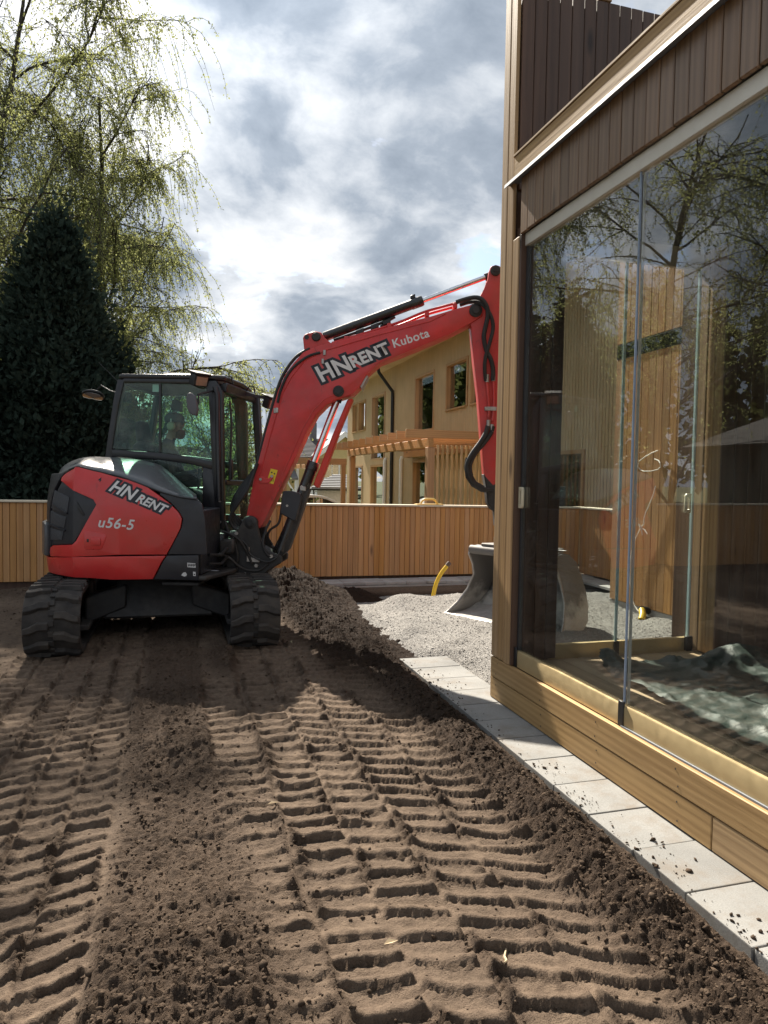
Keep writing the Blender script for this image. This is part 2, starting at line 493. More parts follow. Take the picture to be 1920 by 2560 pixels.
def soil(x, y):
    """height and looseness (0 = pressed flat, 1 = crumbly) of the dug-over yard"""
    wob = 0.025*fbm(x, y, 1.1, 3, 3)
    z = -0.03+0.02*fbm(x, y, 0.7, 4, 1)
    loose = np.clip(0.35+0.9*fbm(x, y, 1.6, 3, 9), 0, 1)*0.55
    near = sstep(9.6, 7.8, y)
    pressed = np.zeros_like(z)
    for x0, x1, ph, sk in LANES:
        xx = x+wob*0.7+0.008*fbm(x, y, 9, 2, 31)
        m = sstep(x0-0.008, x0+0.018, xx)*sstep(x1+0.008, x1-0.018, xx)*near
        if x0 == 0.17: m = m*sstep(0.30, 0.78, vnoise(x*2.3+9, y*1.25+5, 77))
        w = 0.026*fbm(x, y, 1.7, 3, 13)+0.010*fbm(x, y, 10, 3, 14)
        c = (y+w+(xx-x0)*sk*2.5*(1+(0.9 if x0 < 0 else 0.0)*sstep(3.8, 1.9, y)))/SP+ph+0.35*fbm(x*0, y, 0.5, 2, 17)
        u = c-np.floor(c)
        ridx = np.floor(c)
        amp = 0.8+0.55*vnoise(ridx*1.7+x0*13, ridx*0.3+3, 23)
        # flat pressed by a lug, then a soil bar standing between two lugs, steep towards the camera
        fr = 0.13+0.05*fbm(x, y, 16, 2, 43)
        bar = sstep(0.0, 1.0, u/fr)*(1-0.92*sstep(0.20, 0.62, u))*sstep(1.0, 0.85, u)
        slope = (u-0.5)*0.012
        brk = sstep(0.22, 0.55, vnoise(x*7+ridx*3.1, ridx*5.7, 41))
        zz = -0.017+bar*0.030*amp*(0.75+0.25*brk)+slope+0.003*fbm(x, y, 30, 2, 51)
        jag = 0.03*fbm(x, y, 7, 2, 19)
        side = sstep(x0, x0+0.055, xx+jag)*sstep(x1, x1-0.055, xx+jag)
        crumb = np.maximum(1-side, 0.55*sstep(0.90, 1.0, u)+0.55*sstep(0.13, 0.03, u))
        z = z*(1-m)+m*(z*0.35+zz+crumb*0.016*sstep(0.3, 0.6, vnoise(x*6, y*6, 63)))
        loose = loose*(1-m)+m*(0.08+0.75*crumb*sstep(0.25, 0.6, vnoise(x*9, y*9, 61)))
        pressed = np.maximum(pressed, m)
    # crumbly strip between the two wheelings
    mj = 0.09*fbm(x, y, 1.9, 3, 75)
    mid = sstep(-0.30, -0.19, x+wob+mj)*sstep(0.47, 0.36, x+wob+mj)*near*(1-0.8*pressed)
    patch = sstep(0.25, 0.75, vnoise(x*1.9+4, y*1.1+2, 71)+0.25*fbm(x, y, 4, 3, 72))
    z = z+mid*(0.035+0.045*patch+0.05*fbm(x, y, 2.6, 3, 73))
    loose = np.maximum(loose, mid*(0.66+0.34*patch))
    # scuffed corner in the foreground
    # ridge of thrown-up soil along the paving
    bx = 1.50-0.10*sstep(5.0, 7.2, y)
    hh = 0.085+0.03*fbm(x*0, y, 1.4, 3, 81)+0.015*sstep(4.4, 6.2, y)
    bw = 0.15+0.15*sstep(4.6, 6.3, y)
    d = (x-bx)/bw
    berm = np.exp(-d*d)*hh*sstep(8.8, 7.8, y)
    z = z+berm*(1+0.25*fbm(x, y, 5, 3, 83))
    lb = np.clip(np.exp(-d*d*0.7)*1.35, 0, 1)*sstep(9.2, 8.2, y)
    loose = np.maximum(loose, lb)
    # the heap beside the machine
    hp = np.exp(-(((x-1.28)/0.42)**2+((y-8.45)/0.60)**2)**1.15)*0.235+np.exp(-(((x-2.0)/0.70)**2+((y-8.45)/0.50)**2))*0.11+np.exp(-(((x-0.9)/0.5)**2+((y-8.9)/0.6)**2))*0.13
    z = z+hp*(1+0.22*fbm(x, y, 3.5, 4, 87))
    loose = np.maximum(loose, np.clip(hp*6, 0, 1))
    # low heaps in front of the fence on the left
    hl = np.exp(-(((x+1.55)/0.6)**2+((y-8.9)/0.35)**2))*0.12+np.exp(-(((x+2.6)/0.9)**2+((y-9.1)/0.3)**2))*0.10+np.exp(-(((x+2.0)/0.9)**2+((y-7.6)/0.3)**2))*0.05
    z = z+hl
    loose = np.maximum(loose, np.clip(hl*8, 0, 1)*0.8)
    loose = np.maximum(loose, sstep(1.55, 1.68, x)*sstep(5.0, 5.6, y))
    loose = np.clip(loose, 0, 1)
    b1 = billow(x, y, 13, 3, 91); b2 = billow(x, y, 38, 3, 95)
    b3 = billow(x, y, 75, 2, 96)
    z = z+loose*(0.044*(b1-0.35)+0.030*(b2-0.35)+0.015*(b3-0.35))+(1-loose)*(0.0040*fbm(x, y, 26, 3, 99)+0.006*fbm(x, y, 6, 2, 98))
    # under the paving and the gravel
    z = np.where(x > 1.66, lerp(z, np.full_like(z, -0.07), sstep(1.68, 1.735, x)*sstep(5.9, 5.3, y)), z)
    z = lerp(z, np.full_like(z, -0.16), np.maximum(sstep(1.9, 2.5, x)*sstep(4.9, 5.6, y), sstep(1.98, 2.06, x)*sstep(4.2, 4.4, y))*np.maximum(sstep(9.0, 8.5, y), sstep(2.2, 2.7, x)*sstep(9.5, 9.4, y)))
    return z, loose, pressed

def ground_h(x, y):
    z, lo, pr = soil(x, y)
    yard = sstep(-7, -5, x)*sstep(9.3, 8.9, y)
    z2 = -0.05+0.03*fbm(x, y, 0.3, 3, 120)
    far = sstep(11, 19, y)*sstep(5.6, 4.4, x)
    far = np.maximum(far, sstep(30, 40, y))
    z2 = z2-1.15*far
    z2 = np.where(x > 6.3, -0.05-1.15*sstep(30, 40, y), z2)
    inh = sstep(1.9, 2.05, x)*sstep(4.3, 4.2, y)
    z = lerp(z2, z, yard)
    z = lerp(z, np.full_like(z, -0.09), inh)
    return z, lo*yard, pr*yard

def build_ground():
    xs = np.concatenate([np.geomspace(400, 6, 26)*-1, np.arange(-5.6, -2.4, 0.11), np.arange(-2.4, -1.2, 0.022), np.arange(-1.2, 1.80, 0.0092),
                         np.arange(1.80, 2.6, 0.016), np.arange(2.6, 6.6, 0.2), np.geomspace(7, 400, 26)])
    ys = [1.15]
    while ys[-1] < 10.2: ys.append(ys[-1]+max(0.0075, 0.0029*ys[-1]))
    ys = np.concatenate([-np.geomspace(300, 1, 16), np.arange(-0.8, 1.15, 0.1), ys, np.geomspace(10.6, 700, 34)])
    Xg, Yg = np.meshgrid(xs, ys)
    z, lo, pr = ground_h(Xg.ravel(), Yg.ravel())
    V = np.stack([Xg.ravel(), Yg.ravel(), z], 1)
    r, c = Xg.shape
    i = np.arange(r*c).reshape(r, c)
    Q = np.stack([i[:-1, :-1].ravel(), i[:-1, 1:].ravel(), i[1:, 1:].ravel(), i[1:, :-1].ravel()], 1)
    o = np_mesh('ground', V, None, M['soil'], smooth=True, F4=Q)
    at = o.data.attributes.new('loose', 'FLOAT', 'POINT'); at.data.foreach_set('value', lo.astype(np.float32))
    far = (sstep(10.0, 13.0, Yg.ravel())+sstep(-5, -8, Xg.ravel())).clip(0, 1)
    xx, yy = Xg.ravel(), Yg.ravel()
    heap_shade_mask = np.clip(np.exp(-(((xx-1.6)/1.0)**2+((yy-8.3)/0.9)**2))*2.2, 0, 1)+sstep(4.4, 5.4, yy)*sstep(0.95, 1.2, xx)*sstep(9.2, 8.9, yy)+0.5*sstep(1.33, 1.45, xx)*sstep(6, 4, yy)  # where painted shade replaces the self-shadow the coarse heap and ridge mesh lacks
    at = o.data.attributes.new('damp', 'FLOAT', 'POINT'); at.data.foreach_set('value', np.clip(heap_shade_mask, 0, 1).astype(np.float32))
    at = o.data.attributes.new('turf', 'FLOAT', 'POINT'); at.data.foreach_set('value', far.astype(np.float32))
    tag(o, 'brown dug-over soil yard with rows of track prints', None, None, 'structure')
    return o

def soil_mat():
    t = NT('dug_soil')
    v = t.n.new('ShaderNodeTexCoord').outputs['Object']
    lo = t.node('ShaderNodeAttribute', attribute_name='loose').outputs['Fac']
    tf = t.node('ShaderNodeAttribute', attribute_name='turf').outputs['Fac']
    n1 = t.noise(v, 2.2, 6, 0.6); n2 = t.noise(v, 26, 6, 0.65); n3 = t.noise(v, 160, 4, 0.7)
    dry = t.ramp(n2, [(0.3, (0.098, 0.070, 0.051)), (0.7, (0.192, 0.141, 0.101))])
    dry = t.mix(t.ramp(n1, [(0.4, 0.0), (0.7, 0.55)]), dry, (0.105, 0.077, 0.058))
    wet = t.ramp(n2, [(0.3, (0.042, 0.029, 0.021)), (0.7, (0.112, 0.078, 0.055))])
    lf = t.math('MULTIPLY', t.ramp(t.math('ADD', lo, t.math('MULTIPLY_ADD', n2, 0.6, -0.3)), [(0.22, 0.0), (0.75, 1.0)]), 0.92)
    c = t.mix(lf, dry, wet)
    sp = t.ramp(n3, [(0.25, 0.72), (0.5, 1.0), (0.76, 1.0), (0.84, 1.35)])
    c = t.mix(1.0, c, sp, 'MULTIPLY')
    shade_fac = t.node('ShaderNodeAttribute', attribute_name='damp').outputs['Fac']
    c = t.mix(shade_fac, c, t.mix(1.0, c, (0.36, 0.315, 0.285), 'MULTIPLY'))  # heap and ridge colour darkened in place of fine self-shadow
    turf = t.ramp(t.noise(v, 3, 6), [(0.3, (0.035, 0.05, 0.018)), (0.7, (0.09, 0.10, 0.045))])
    c = t.mix(tf, c, turf)
    n4 = t.noise(v, 75, 5, 0.7)
    nb = t.bump(n3, 0.8, 0.008, t.bump(t.math('MULTIPLY', n4, t.math('MULTIPLY_ADD', lo, 1.0, 0.25)), 0.9, 0.022, t.bump(n2, 0.35, 0.02)))
    t.bsdf(c, 0.92, normal=nb, spec=0.15)
    return t.m
M['soil'] = soil_mat()

def gravel_mat():
    t = NT('crushed_gravel')
    v = t.n.new('ShaderNodeTexCoord').outputs['Object']
    vo = t.node('ShaderNodeTexVoronoi', {'Scale': 105.0}); t.l.new(v, vo.inputs['Vector'])
    g = t.node('ShaderNodeSeparateColor'); t.l.new(vo.outputs['Color'], g.inputs[0])
    c = t.ramp(g.outputs[0], [(0.0, (0.20, 0.19, 0.176)), (0.5, (0.37, 0.353, 0.33)), (1.0, (0.53, 0.51, 0.48))])
    c = t.mix(t.ramp(vo.outputs['Distance'], [(0.25, 0.0), (0.62, 0.75)]), c, (0.10, 0.097, 0.093))
    c = t.mix(t.ramp(t.noise(v, 1.6, 5), [(0.5, 0.0), (0.72, 0.45)]), c, (0.30, 0.285, 0.265))
    h = t.math('SUBTRACT', 1.0, vo.outputs['Distance'])
    nb = t.bump(h, 0.9, 0.012)
    t.bsdf(c, 0.9, normal=nb, spec=0.2)
    return t.m
M['gravel'] = gravel_mat()

def conc_mat(name, a, b, sc=60, speck=0.25):
    t = NT(name)
    v = t.objvec()
    n = t.noise(v, 3.0, 6, 0.6); f = t.noise(v, sc*3, 5, 0.7)
    c = t.ramp(n, [(0.3, a), (0.7, b)])
    c = t.mix(1.0, c, t.ramp(f, [(0.28, 1-speck), (0.5, 1.0), (0.74, 1.0+speck*0.6)]), 'MULTIPLY')
    hv = t.node('ShaderNodeHueSaturation', {'Color': c}); t.l.new(t.math('MULTIPLY_ADD', t.rnd(), 0.16, 0.92), hv.inputs['Value'])
    d = t.noise(v, 4.5, 7, 0.7)
    c = t.mix(t.ramp(d, [(0.50, 0.0), (0.72, 0.7)]), hv.outputs[0], (0.17, 0.135, 0.10))
    t.bsdf(c, 0.85, normal=t.bump(f, 0.35, 0.004), spec=0.25)
    return t.m
M['paver'] = conc_mat('paver_concrete', (0.205, 0.205, 0.198), (0.28, 0.278, 0.267))
M['plinth'] = conc_mat('plinth_concrete', (0.34, 0.34, 0.33), (0.44, 0.44, 0.43), 40, 0.12)
M['kerb'] = conc_mat('kerb_concrete', (0.33, 0.33, 0.33), (0.43, 0.43, 0.42))

ground = build_ground()

def gravel_h(x, y):
    # outline of the spread stone, soft edged
    e1 = x-(1.66+0.14*np.sin(y*1.7)+0.25*sstep(5.9, 5.2, y)+0.10*fbm(x, y, 2.5, 3, 205))
    e2 = 8.3+0.12*fbm(x*1.0, y*0, 1.2, 2, 201)-y-0.55*sstep(2.6, 1.7, x)
    e = smin(e1*0.9, e2)
    k = sstep(-0.15, 0.55, e)
    z = -0.13+k*0.18+0.065*fbm(x, y, 0.9, 3, 203)*k+0.040*fbm(x, y, 2.4, 3, 207)*k
    z = z-0.06*sstep(5.6, 4.6, y)
    z = z+0.03*np.exp(-(((x-2.6)/0.9)**2+((y-7.6)/0.45)**2))
    z = z+0.008*(billow(x, y, 30, 2, 209)-0.4)
    return z
def build_gravel():
    xs = np.arange(1.45, 6.05, 0.02)
    ys = np.concatenate([np.arange(4.20, 6.5, 0.014), np.arange(6.5, 9.42, 0.02)])
    Xg, Yg = np.meshgrid(xs, ys)
    z = gravel_h(Xg.ravel(), Yg.ravel())
    V = np.stack([Xg.ravel(), Yg.ravel(), z], 1)
    keep = ~((Xg.ravel() < 1.70) & (Yg.ravel() < 5.25))
    r, c = Xg.shape
    i = np.arange(r*c).reshape(r, c)
    Q = np.stack([i[:-1, :-1].ravel(), i[:-1, 1:].ravel(), i[1:, 1:].ravel(), i[1:, :-1].ravel()], 1)
    Q = Q[keep[Q].all(1)]
    o = np_mesh('gravel_bed', V, None, M['gravel'], smooth=True, F4=Q)
    tag(o, 'bed of pale crushed gravel beside the paving', None, None, 'structure')
build_gravel()

def lumps(name, P, S, mat, label, cat, kind='stuff', flat=0.7, seed=1):
    """one mesh of many small irregular stones or crumbs"""
    rg = np.random.default_rng(seed)
    t = (1+5**0.5)/2
    iv = np.array([(-1, t, 0), (1, t, 0), (-1, -t, 0), (1, -t, 0), (0, -1, t), (0, 1, t), (0, -1, -t), (0, 1, -t), (t, 0, -1), (t, 0, 1), (-t, 0, -1), (-t, 0, 1)])
    iv = iv/np.linalg.norm(iv[0])
    fi = np.array([(0, 11, 5), (0, 5, 1), (0, 1, 7), (0, 7, 10), (0, 10, 11), (1, 5, 9), (5, 11, 4), (11, 10, 2), (10, 7, 6), (7, 1, 8), (3, 9, 4), (3, 4, 2), (3, 2, 6), (3, 6, 8), (3, 8, 9), (4, 9, 5), (2, 4, 11), (6, 2, 10), (8, 6, 7), (9, 8, 1)])
    n = len(P)
    a = rg.uniform(0, 2*PI, n)
    jit = rg.uniform(0.45, 1.45, (n, 12, 1))
    v = iv[None]*jit*np.stack([np.ones(n), rg.uniform(0.6, 1, n), flat*rg.uniform(0.7, 1.1, n)], 1)[:, None, :]*S[:, None, None]
    ca, sa = np.cos(a)[:, None], np.sin(a)[:, None]
    x = v[..., 0]*ca-v[..., 1]*sa; y = v[..., 0]*sa+v[..., 1]*ca
    v = np.stack([x, y, v[..., 2]], -1)+P[:, None, :]
    F = (fi[None]+(np.arange(n)*12)[:, None, None]).reshape(-1, 3)
    o = np_mesh(name, v.reshape(-1, 3), F, mat, smooth=False)
    return tag(o, label, cat, None, kind)

def scatter_soil():
    rg = np.random.default_rng(33)
    n = 235000
    y = 1.4*np.exp(rg.uniform(0, math.log(9.3/1.4), n)); x = rg.uniform(-2.3, 1.74, n)
    z, lo, pr = ground_h(x, y)
    p = np.clip(lo*1.1-0.15, 0, 1)**1.3+0.02
    k = rg.uniform(0, 1, n) < p*0.34
    x, y, z = x[k], y[k], z[k]
    s = np.clip(rg.lognormal(math.log(0.0039), 0.58, len(x))*(0.80+0.05*y), 0.0018, 0.013)
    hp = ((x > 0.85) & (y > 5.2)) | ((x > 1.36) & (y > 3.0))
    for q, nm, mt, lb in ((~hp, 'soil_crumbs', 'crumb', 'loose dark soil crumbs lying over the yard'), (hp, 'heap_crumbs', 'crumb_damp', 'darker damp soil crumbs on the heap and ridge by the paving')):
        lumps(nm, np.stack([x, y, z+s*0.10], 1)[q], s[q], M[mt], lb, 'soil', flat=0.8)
def crumb_mat(name='soil_crumb', k=1.0):
    t = NT(name)
    v = t.n.new('ShaderNodeTexCoord').outputs['Object']
    c = t.ramp(t.noise(v, 7, 6, 0.7), [(0.3, (0.032*k, 0.022*k, 0.016*k)), (0.7, (0.105*k, 0.076*k, 0.054*k))])
    t.bsdf(c, 0.95, normal=t.bump(t.noise(v, 220, 3), 0.5, 0.004), spec=0.1)
    return t.m
M['crumb'] = crumb_mat()
M['crumb_damp'] = crumb_mat('damp_crumb', 0.45)  # same crumbs with the heap's shade put into their colour
scatter_soil()

def scatter_paving_crumbs():
    rg = np.random.default_rng(44)
    P = []; S = []
    cl = [(1.80, 3.10, .05, 20), (1.76, 2.35, .05, 22), (1.78, 2.20, .06, 18), (1.80, 4.45, .05, 25), (1.82, 4.75, .07, 30), (1.76, 1.75, .06, 40), (1.80, 1.55, .08, 70), (1.75, 2.75, .04, 30)]
    for cx, cy, sg, n in cl:
        for _ in range(n):
            P.append((min(1.98, max(1.72, cx+rg.normal(0, sg))), cy+rg.normal(0, sg*1.3), 0.003)); S.append(min(0.014, rg.lognormal(math.log(0.0030), 0.65)))
    for _ in range(170):
        yy = rg.uniform(1.3, 5.3); P.append((1.722+abs(rg.normal(0, 0.035)), yy, 0.003)); S.append(min(0.011, rg.lognormal(math.log(0.0034), 0.5)))
    lumps('spilled_crumbs', np.array(P), np.array(S), M['crumb'], 'dark soil crumbs spilled on the pale paving', 'soil', seed=5)
scatter_paving_crumbs()

def scatter_stones():
    rg = np.random.default_rng(55)
    n = 9000
    x = rg.uniform(1.55, 5.2, n); y = rg.uniform(4.3, 8.4, n)
    k = ~((x < 1.72) & (y < 5.4)) & ~((y < 4.4) & (x > 1.98))
    x, y = x[k], y[k]
    z = gravel_h(x, y); g = ground_h(x, y)[0]
    k = z > g-0.005
    x, y, z = x[k], y[k], z[k]
    k = ~((x < 2.12) & (x > 1.7) & (y < 5.38))
    x, y, z = x[k], y[k], z[k]
    s = rg.uniform(0.0035, 0.009, len(x))
    o = lumps('gravel_stones', np.stack([x, y, z+s*0.15], 1), s, M['stone'], 'loose pale grey crushed stones on the gravel bed', 'gravel', seed=6)
def stone_mat():
    t = NT('crushed_stone')
    v = t.n.new('ShaderNodeTexCoord').outputs['Object']
    c = t.ramp(t.noise(v, 45, 3, 0.7), [(0.32, (0.17, 0.162, 0.155)), (0.68, (0.44, 0.425, 0.40))])
    t.bsdf(c, 0.85, spec=0.2)
    return t.m
M['stone'] = stone_mat()
scatter_stones()

# ---------------------------------------------------------------- paving slabs along the terrace
def build_paving():
    base = MB().box(1.70, 2.12, -1.6, 5.34, -0.12, -0.075)
    pv = base.build('paving_strip', M['kerb']); struct(pv)
    pv['label'] = 'row of pale grey concrete slabs along the terrace'
    m = MB().box(-0.2, 0.2, -0.1480, 0.1480, -0.07, 0.0)
    proto = None
    rg = random.Random(3)
    for i in range(-11, 12):
        y = 2.022-0.1512+0.3025*i
        w = (1.715+0.2+rg.uniform(-.003, .003), y, rg.uniform(-0.004, 0.001))
        if proto is None:
            me = m.mesh('paver', (0, 0, 0), bevel=0.004, seg=2); me.materials.append(M['paver'])
            proto = new_obj('paver', me, pv, world=w)
        else:
            child_copy(proto, pv, w, 'paver', rg.uniform(-.006, .006))
build_paving()
# ---------------------------------------------------------------- the timber house with the glazed terrace
def board_run(parent, name, mat, p0, step, n, size, rnd=0.0015, tops=None, bevel=0.004):
    """n alike boards sharing one mesh; size (sx, sy, sz); p0 centre of the first"""
    me = MB().box(-size[0]/2, size[0]/2, -size[1]/2, size[1]/2, -size[2]/2, size[2]/2).mesh(name, bevel=bevel)
    me.materials.append(mat)
    rg = random.Random(len(bpy.data.objects))
    out = []
    st = Vector(step); sd_ = Vector(p0)
    for i in range(n):
        o = bpy.data.objects.new(name, me); COL.objects.link(o); o.parent = parent
        w = sd_+st*i
        j = Vector((rg.uniform(-rnd, rnd) if abs(st.x) < 1e-6 else 0, rg.uniform(-rnd, rnd) if abs(st.y) < 1e-6 else 0, 0))
        if tops: j.z = rg.uniform(-tops, tops)
        o.location = w+j-ORG[parent.name]; ORG[o.name] = w
        out.append(o)
    return out

def build_terrace():
    H = thing('timber_house', 'brown timber clad house with a glazed terrace on the right', 'house', (2.0, 4.27, 0))
    Y0 = -1.6
    # cores behind the boards
    MB().box(2.03, 2.10, Y0, 4.24, -0.10, 0.262).build('plinth_beam', M['clad_dark'], H)
    MB().box(2.035, 2.275, 4.005, 4.245, 0.262, 3.0).build('corner_post', M['clad_dark'], H)
    MB().box(3.395, 4.95, 3.825, 4.245, 0.0, 3.0).build('end_wall', M['clad_dark'], H)
    MB().box(4.825, 5.0, Y0, 7.08, 0.10, 4.68).build('main_wall', M['clad_dark'], H)
    MB().box(4.81, 5.02, 4.25, 7.10, -0.4, 0.095).build('plinth', M['plinth'], H)
    MB().box(2.035, 4.82, Y0, 4.05, 2.99, 3.24).build('roof', M['darkalu'], H)
    MB().box(2.035, 4.82, 4.11, 4.245, 3.0, 4.43).build('parapet_wall', M['clad_dark'], H)
    MB().box(2.10, 4.82, Y0, 4.0, 0.05, 0.262).build('deck_frame', M['clad_dark'], H)
    # horizontal base boards
    MB().box(2.0, 2.028, Y0, 4.255, 0.145, 0.275).build('base_board', M['base_board'], H, 0.004)
    MB().box(2.001, 2.028, 2.234, 4.255, 0.004, 0.140).build('base_board', M['base_board'], H, 0.004)
    MB().box(2.0015, 2.028, Y0, 2.230, 0.004, 0.140).build('base_board', M['base_board'], H, 0.004)
    MB().box(2.002, 2.30, 4.246, 4.268, 0.004, 0.270).build('base_board', M['base_board'], H, 0.003)
    # cladding of the corner post, outside
    board_run(H, 'board', M['clad'], (2.013, 4.2225, 2.385), (0, -0.089, 0), 2, (0.024, 0.0825, 4.21), bevel=0.006)
    board_run(H, 'board', M['clad'], (2.013, 4.0445, 1.60), (0, 0, 0), 1, (0.024, 0.0825, 2.65), bevel=0.006)
    MB().box(2.003, 2.052, 3.978, 3.998, 0.282, 2.93).build('jamb', M['clad_dark'], H, 0.003)
    # cladding of the post inside and of the end wall
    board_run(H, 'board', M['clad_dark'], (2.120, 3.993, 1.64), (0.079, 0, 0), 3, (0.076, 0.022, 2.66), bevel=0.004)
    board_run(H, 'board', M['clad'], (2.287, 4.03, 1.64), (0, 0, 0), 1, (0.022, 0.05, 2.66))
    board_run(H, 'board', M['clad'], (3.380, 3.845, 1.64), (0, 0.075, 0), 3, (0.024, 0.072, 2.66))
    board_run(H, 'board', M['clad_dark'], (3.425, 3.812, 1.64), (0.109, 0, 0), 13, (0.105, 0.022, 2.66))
    # fascia above the glass
    nb = int((3.998-Y0)/0.0925)
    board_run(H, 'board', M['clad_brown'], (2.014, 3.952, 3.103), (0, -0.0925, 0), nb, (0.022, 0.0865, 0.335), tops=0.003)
    MB().box(1.996, 2.036, Y0, 4.085, 3.288, 3.425).build('roof_trim', M['base_board'], H, 0.004)
    MB().box(1.990, 2.060, Y0, 4.09, 3.427, 3.442).build('trim_cap', M['base_board'], H, 0.002)
    dr = MB()
    prof = [(2.037, 3.29), (1.985, 3.283), (1.962, 3.276), (1.957, 3.252), (1.963, 3.252), (1.968, 3.270), (2.037, 3.275)]
    dr.prism(prof, lambda u, v, t: (u, t, v), Y0, 4.14)
    dr.build('drip_edge', M['zinc'], H)
    # tall end wall above the terrace roof
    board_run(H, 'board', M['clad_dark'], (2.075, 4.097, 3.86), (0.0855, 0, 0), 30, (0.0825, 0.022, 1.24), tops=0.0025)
    MB().box(2.56, 2.65, 4.08, 4.20, 4.485, 4.51).build('coping_block', M['clad'], H, 0.003)
    # main wall beyond the terrace
    board_run(H, 'board', M['clad_warm'], (4.813, 7.03, 1.46), (0, -0.1175, 0), 24, (0.022, 0.113, 2.72), bevel=0.004)
    board_run(H, 'board', M['clad_warm'], (4.813, 7.03, 3.83), (0, -0.1175, 0), 24, (0.022, 0.113, 1.68), bevel=0.004)
    w = MB().box(4.80, 4.826, 5.88, 7.08, 2.822, 2.985).build('window', M['darkalu'], H)
    MB().box(4.793, 4.799, 5.90, 7.06, 2.835, 2.972).build('pane', M['house_glass'], w)
    # aluminium glazing: rails, panes, seals
    MB().box(2.029, 2.075, Y0, 3.977, 2.858, 2.934).build('head_rail', M['alu'], H, 0.003)
    MB().box(2.076, 2.10, Y0, 3.977, 2.865, 2.934).build('head_track', M['darkalu'], H)
    rp = [(2.0295, 0.278), (2.0295, 0.372), (2.034, 0.379), (2.062, 0.379), (2.066, 0.372), (2.066, 0.278)]
    MB().prism(rp, lambda u, v, t: (u, t, v), Y0, 3.976).build('bottom_rail', M['gold'], H, smooth=True)
    MB().box(2.020, 2.0285, Y0, 2.862, 0.2765, 0.284).build('sill_trim', M['zinc'], H)
    MB().box(2.040, 2.064, 3.958, 3.976, 0.381, 2.857).build('end_profile', M['darkalu'], H)
    seams = [3.962, 2.868, 1.774, 0.68, -0.414, -1.508]
    for a, b in zip(seams[:-1], seams[1:]):
        p = MB().box(2.047, 2.055, b+0.006, a-0.006, 0.382, 2.857).build('glass_pane', M['glass'], H)
    for yy in seams[1:-1]:
        s_ = MB().box(2.038, 2.0465, yy-0.004, yy+0.004, 0.384, 2.857).build('seal', M['seal'], H)
        MB().box(2.0565, 2.068, yy-0.006, yy+0.002, 0.384, 2.857).build('edge_profile', M['alu'], H)
        MB().box(2.022, 2.0355, yy-0.018, yy+0.022, 0.280, 0.398).build('corner_bracket', M['black'], H, 0.003)
    MB().box(2.020, 2.029, 3.945, 3.976, 0.278, 0.40).build('corner_bracket', M['black'], H, 0.003)
    def latch(c, ax, ay):
        c, ax, ay = Vector(c), Vector(ax), Vector(ay)
        m = MB(); z = Vector((0, 0, 1))
        ring = [(-.022, -.065), (.012, -.065), (.022, -.05), (.022, .05), (.012, .065), (-.022, .065)]
        hole = [(-.010, -.042), (.008, -.042), (.010, -.04), (.010, .04), (.008, .042), (-.010, .042)]
        vs = []
        for t in (0, .018):
            for q in (ring, hole):
                vs += [c+ax*u+z*v+ay*t for u, v in q]
        fs = []
        for i in range(6):
            j = (i+1) % 6
            fs += [(i, j, 6+j, 6+i), (12+i, 18+i, 18+j, 12+j), (i, 12+i, 12+j, j), (6+i, 6+j, 18+j, 18+i)]
        m.add(vs, fs)
        return m.build('latch_handle', M['cream'], H, 0.003)
    latch((2.026, 3.955, 1.33), (0, -1, 0), (1, 0, 0))
    # far opening of the terrace
    MB().prism([(4.02, 0.284), (4.02, 0.386), (4.058, 0.386), (4.058, 0.284)], lambda u, v, t: (t, u, v), 2.30, 3.366).build('bottom_rail', M['gold'], H, 0.003)
    MB().box(2.30, 3.366, 4.02, 4.06, 2.858, 2.99).build('head_rail', M['alu'], H)
    for a, b in ((2.302, 2.785), (2.795, 3.345)):
        MB().box(a, b, 4.036, 4.043, 0.388, 2.856).build('glass_pane', M['glass2'], H)
    MB().box(2.777, 2.795, 4.026, 4.0355, 0.388, 2.856).build('seal', M['edge_glass'], H)
    MB().box(3.347, 3.359, 4.024, 4.0435, 0.388, 2.856).build('seal', M['edge_glass'], H)
    MB().box(2.765, 2.80, 4.005, 4.019, 0.285, 0.39).build('corner_bracket', M['black'], H, 0.002)
    MB().box(3.315, 3.362, 3.985, 4.019, 0.300, 0.40).build('corner_bracket', M['black'], H, 0.004)
    latch((3.308, 4.012, 1.30), (-1, 0, 0), (0, 1, 0))
    # screw heads on the base boards
    sm = MB().lathe([(0, 0), (.0035, 0), (.0045, .0012), (0, .0012)], (0, 0, 0), (-1, 0, 0), 8).mesh('screw'); sm.materials.append(M['darkalu'])
    for k in range(9):
        for z in (0.035, 0.105, 0.175, 0.245):
            o = bpy.data.objects.new('screw', sm); COL.objects.link(o); o.parent = H
            o.location = Vector((1.9995 if z > .14 else 2.0005, 4.18-0.58*k+random.uniform(-.02, .02), z+random.uniform(-.006, .006)))-ORG[H.name]
    # deck
    board_run(H, 'deck_board', M['deck'], (2.165, 1.20, 0.282), (0.125, 0, 0), 22, (0.120, 5.6, 0.036), bevel=0.003)
    return H

M['glass2'] = glassy('far_pane_glass', (0.93, 0.95, 0.94), 1.5, 0.0, 0.02, 1.1)
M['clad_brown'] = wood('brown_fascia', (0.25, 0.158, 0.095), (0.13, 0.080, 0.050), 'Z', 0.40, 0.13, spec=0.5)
M['clad_warm'] = wood('warm_cladding', (0.50, 0.29, 0.125), (0.34, 0.18, 0.075), 'Z', 0.6, 0.10)
build_terrace()

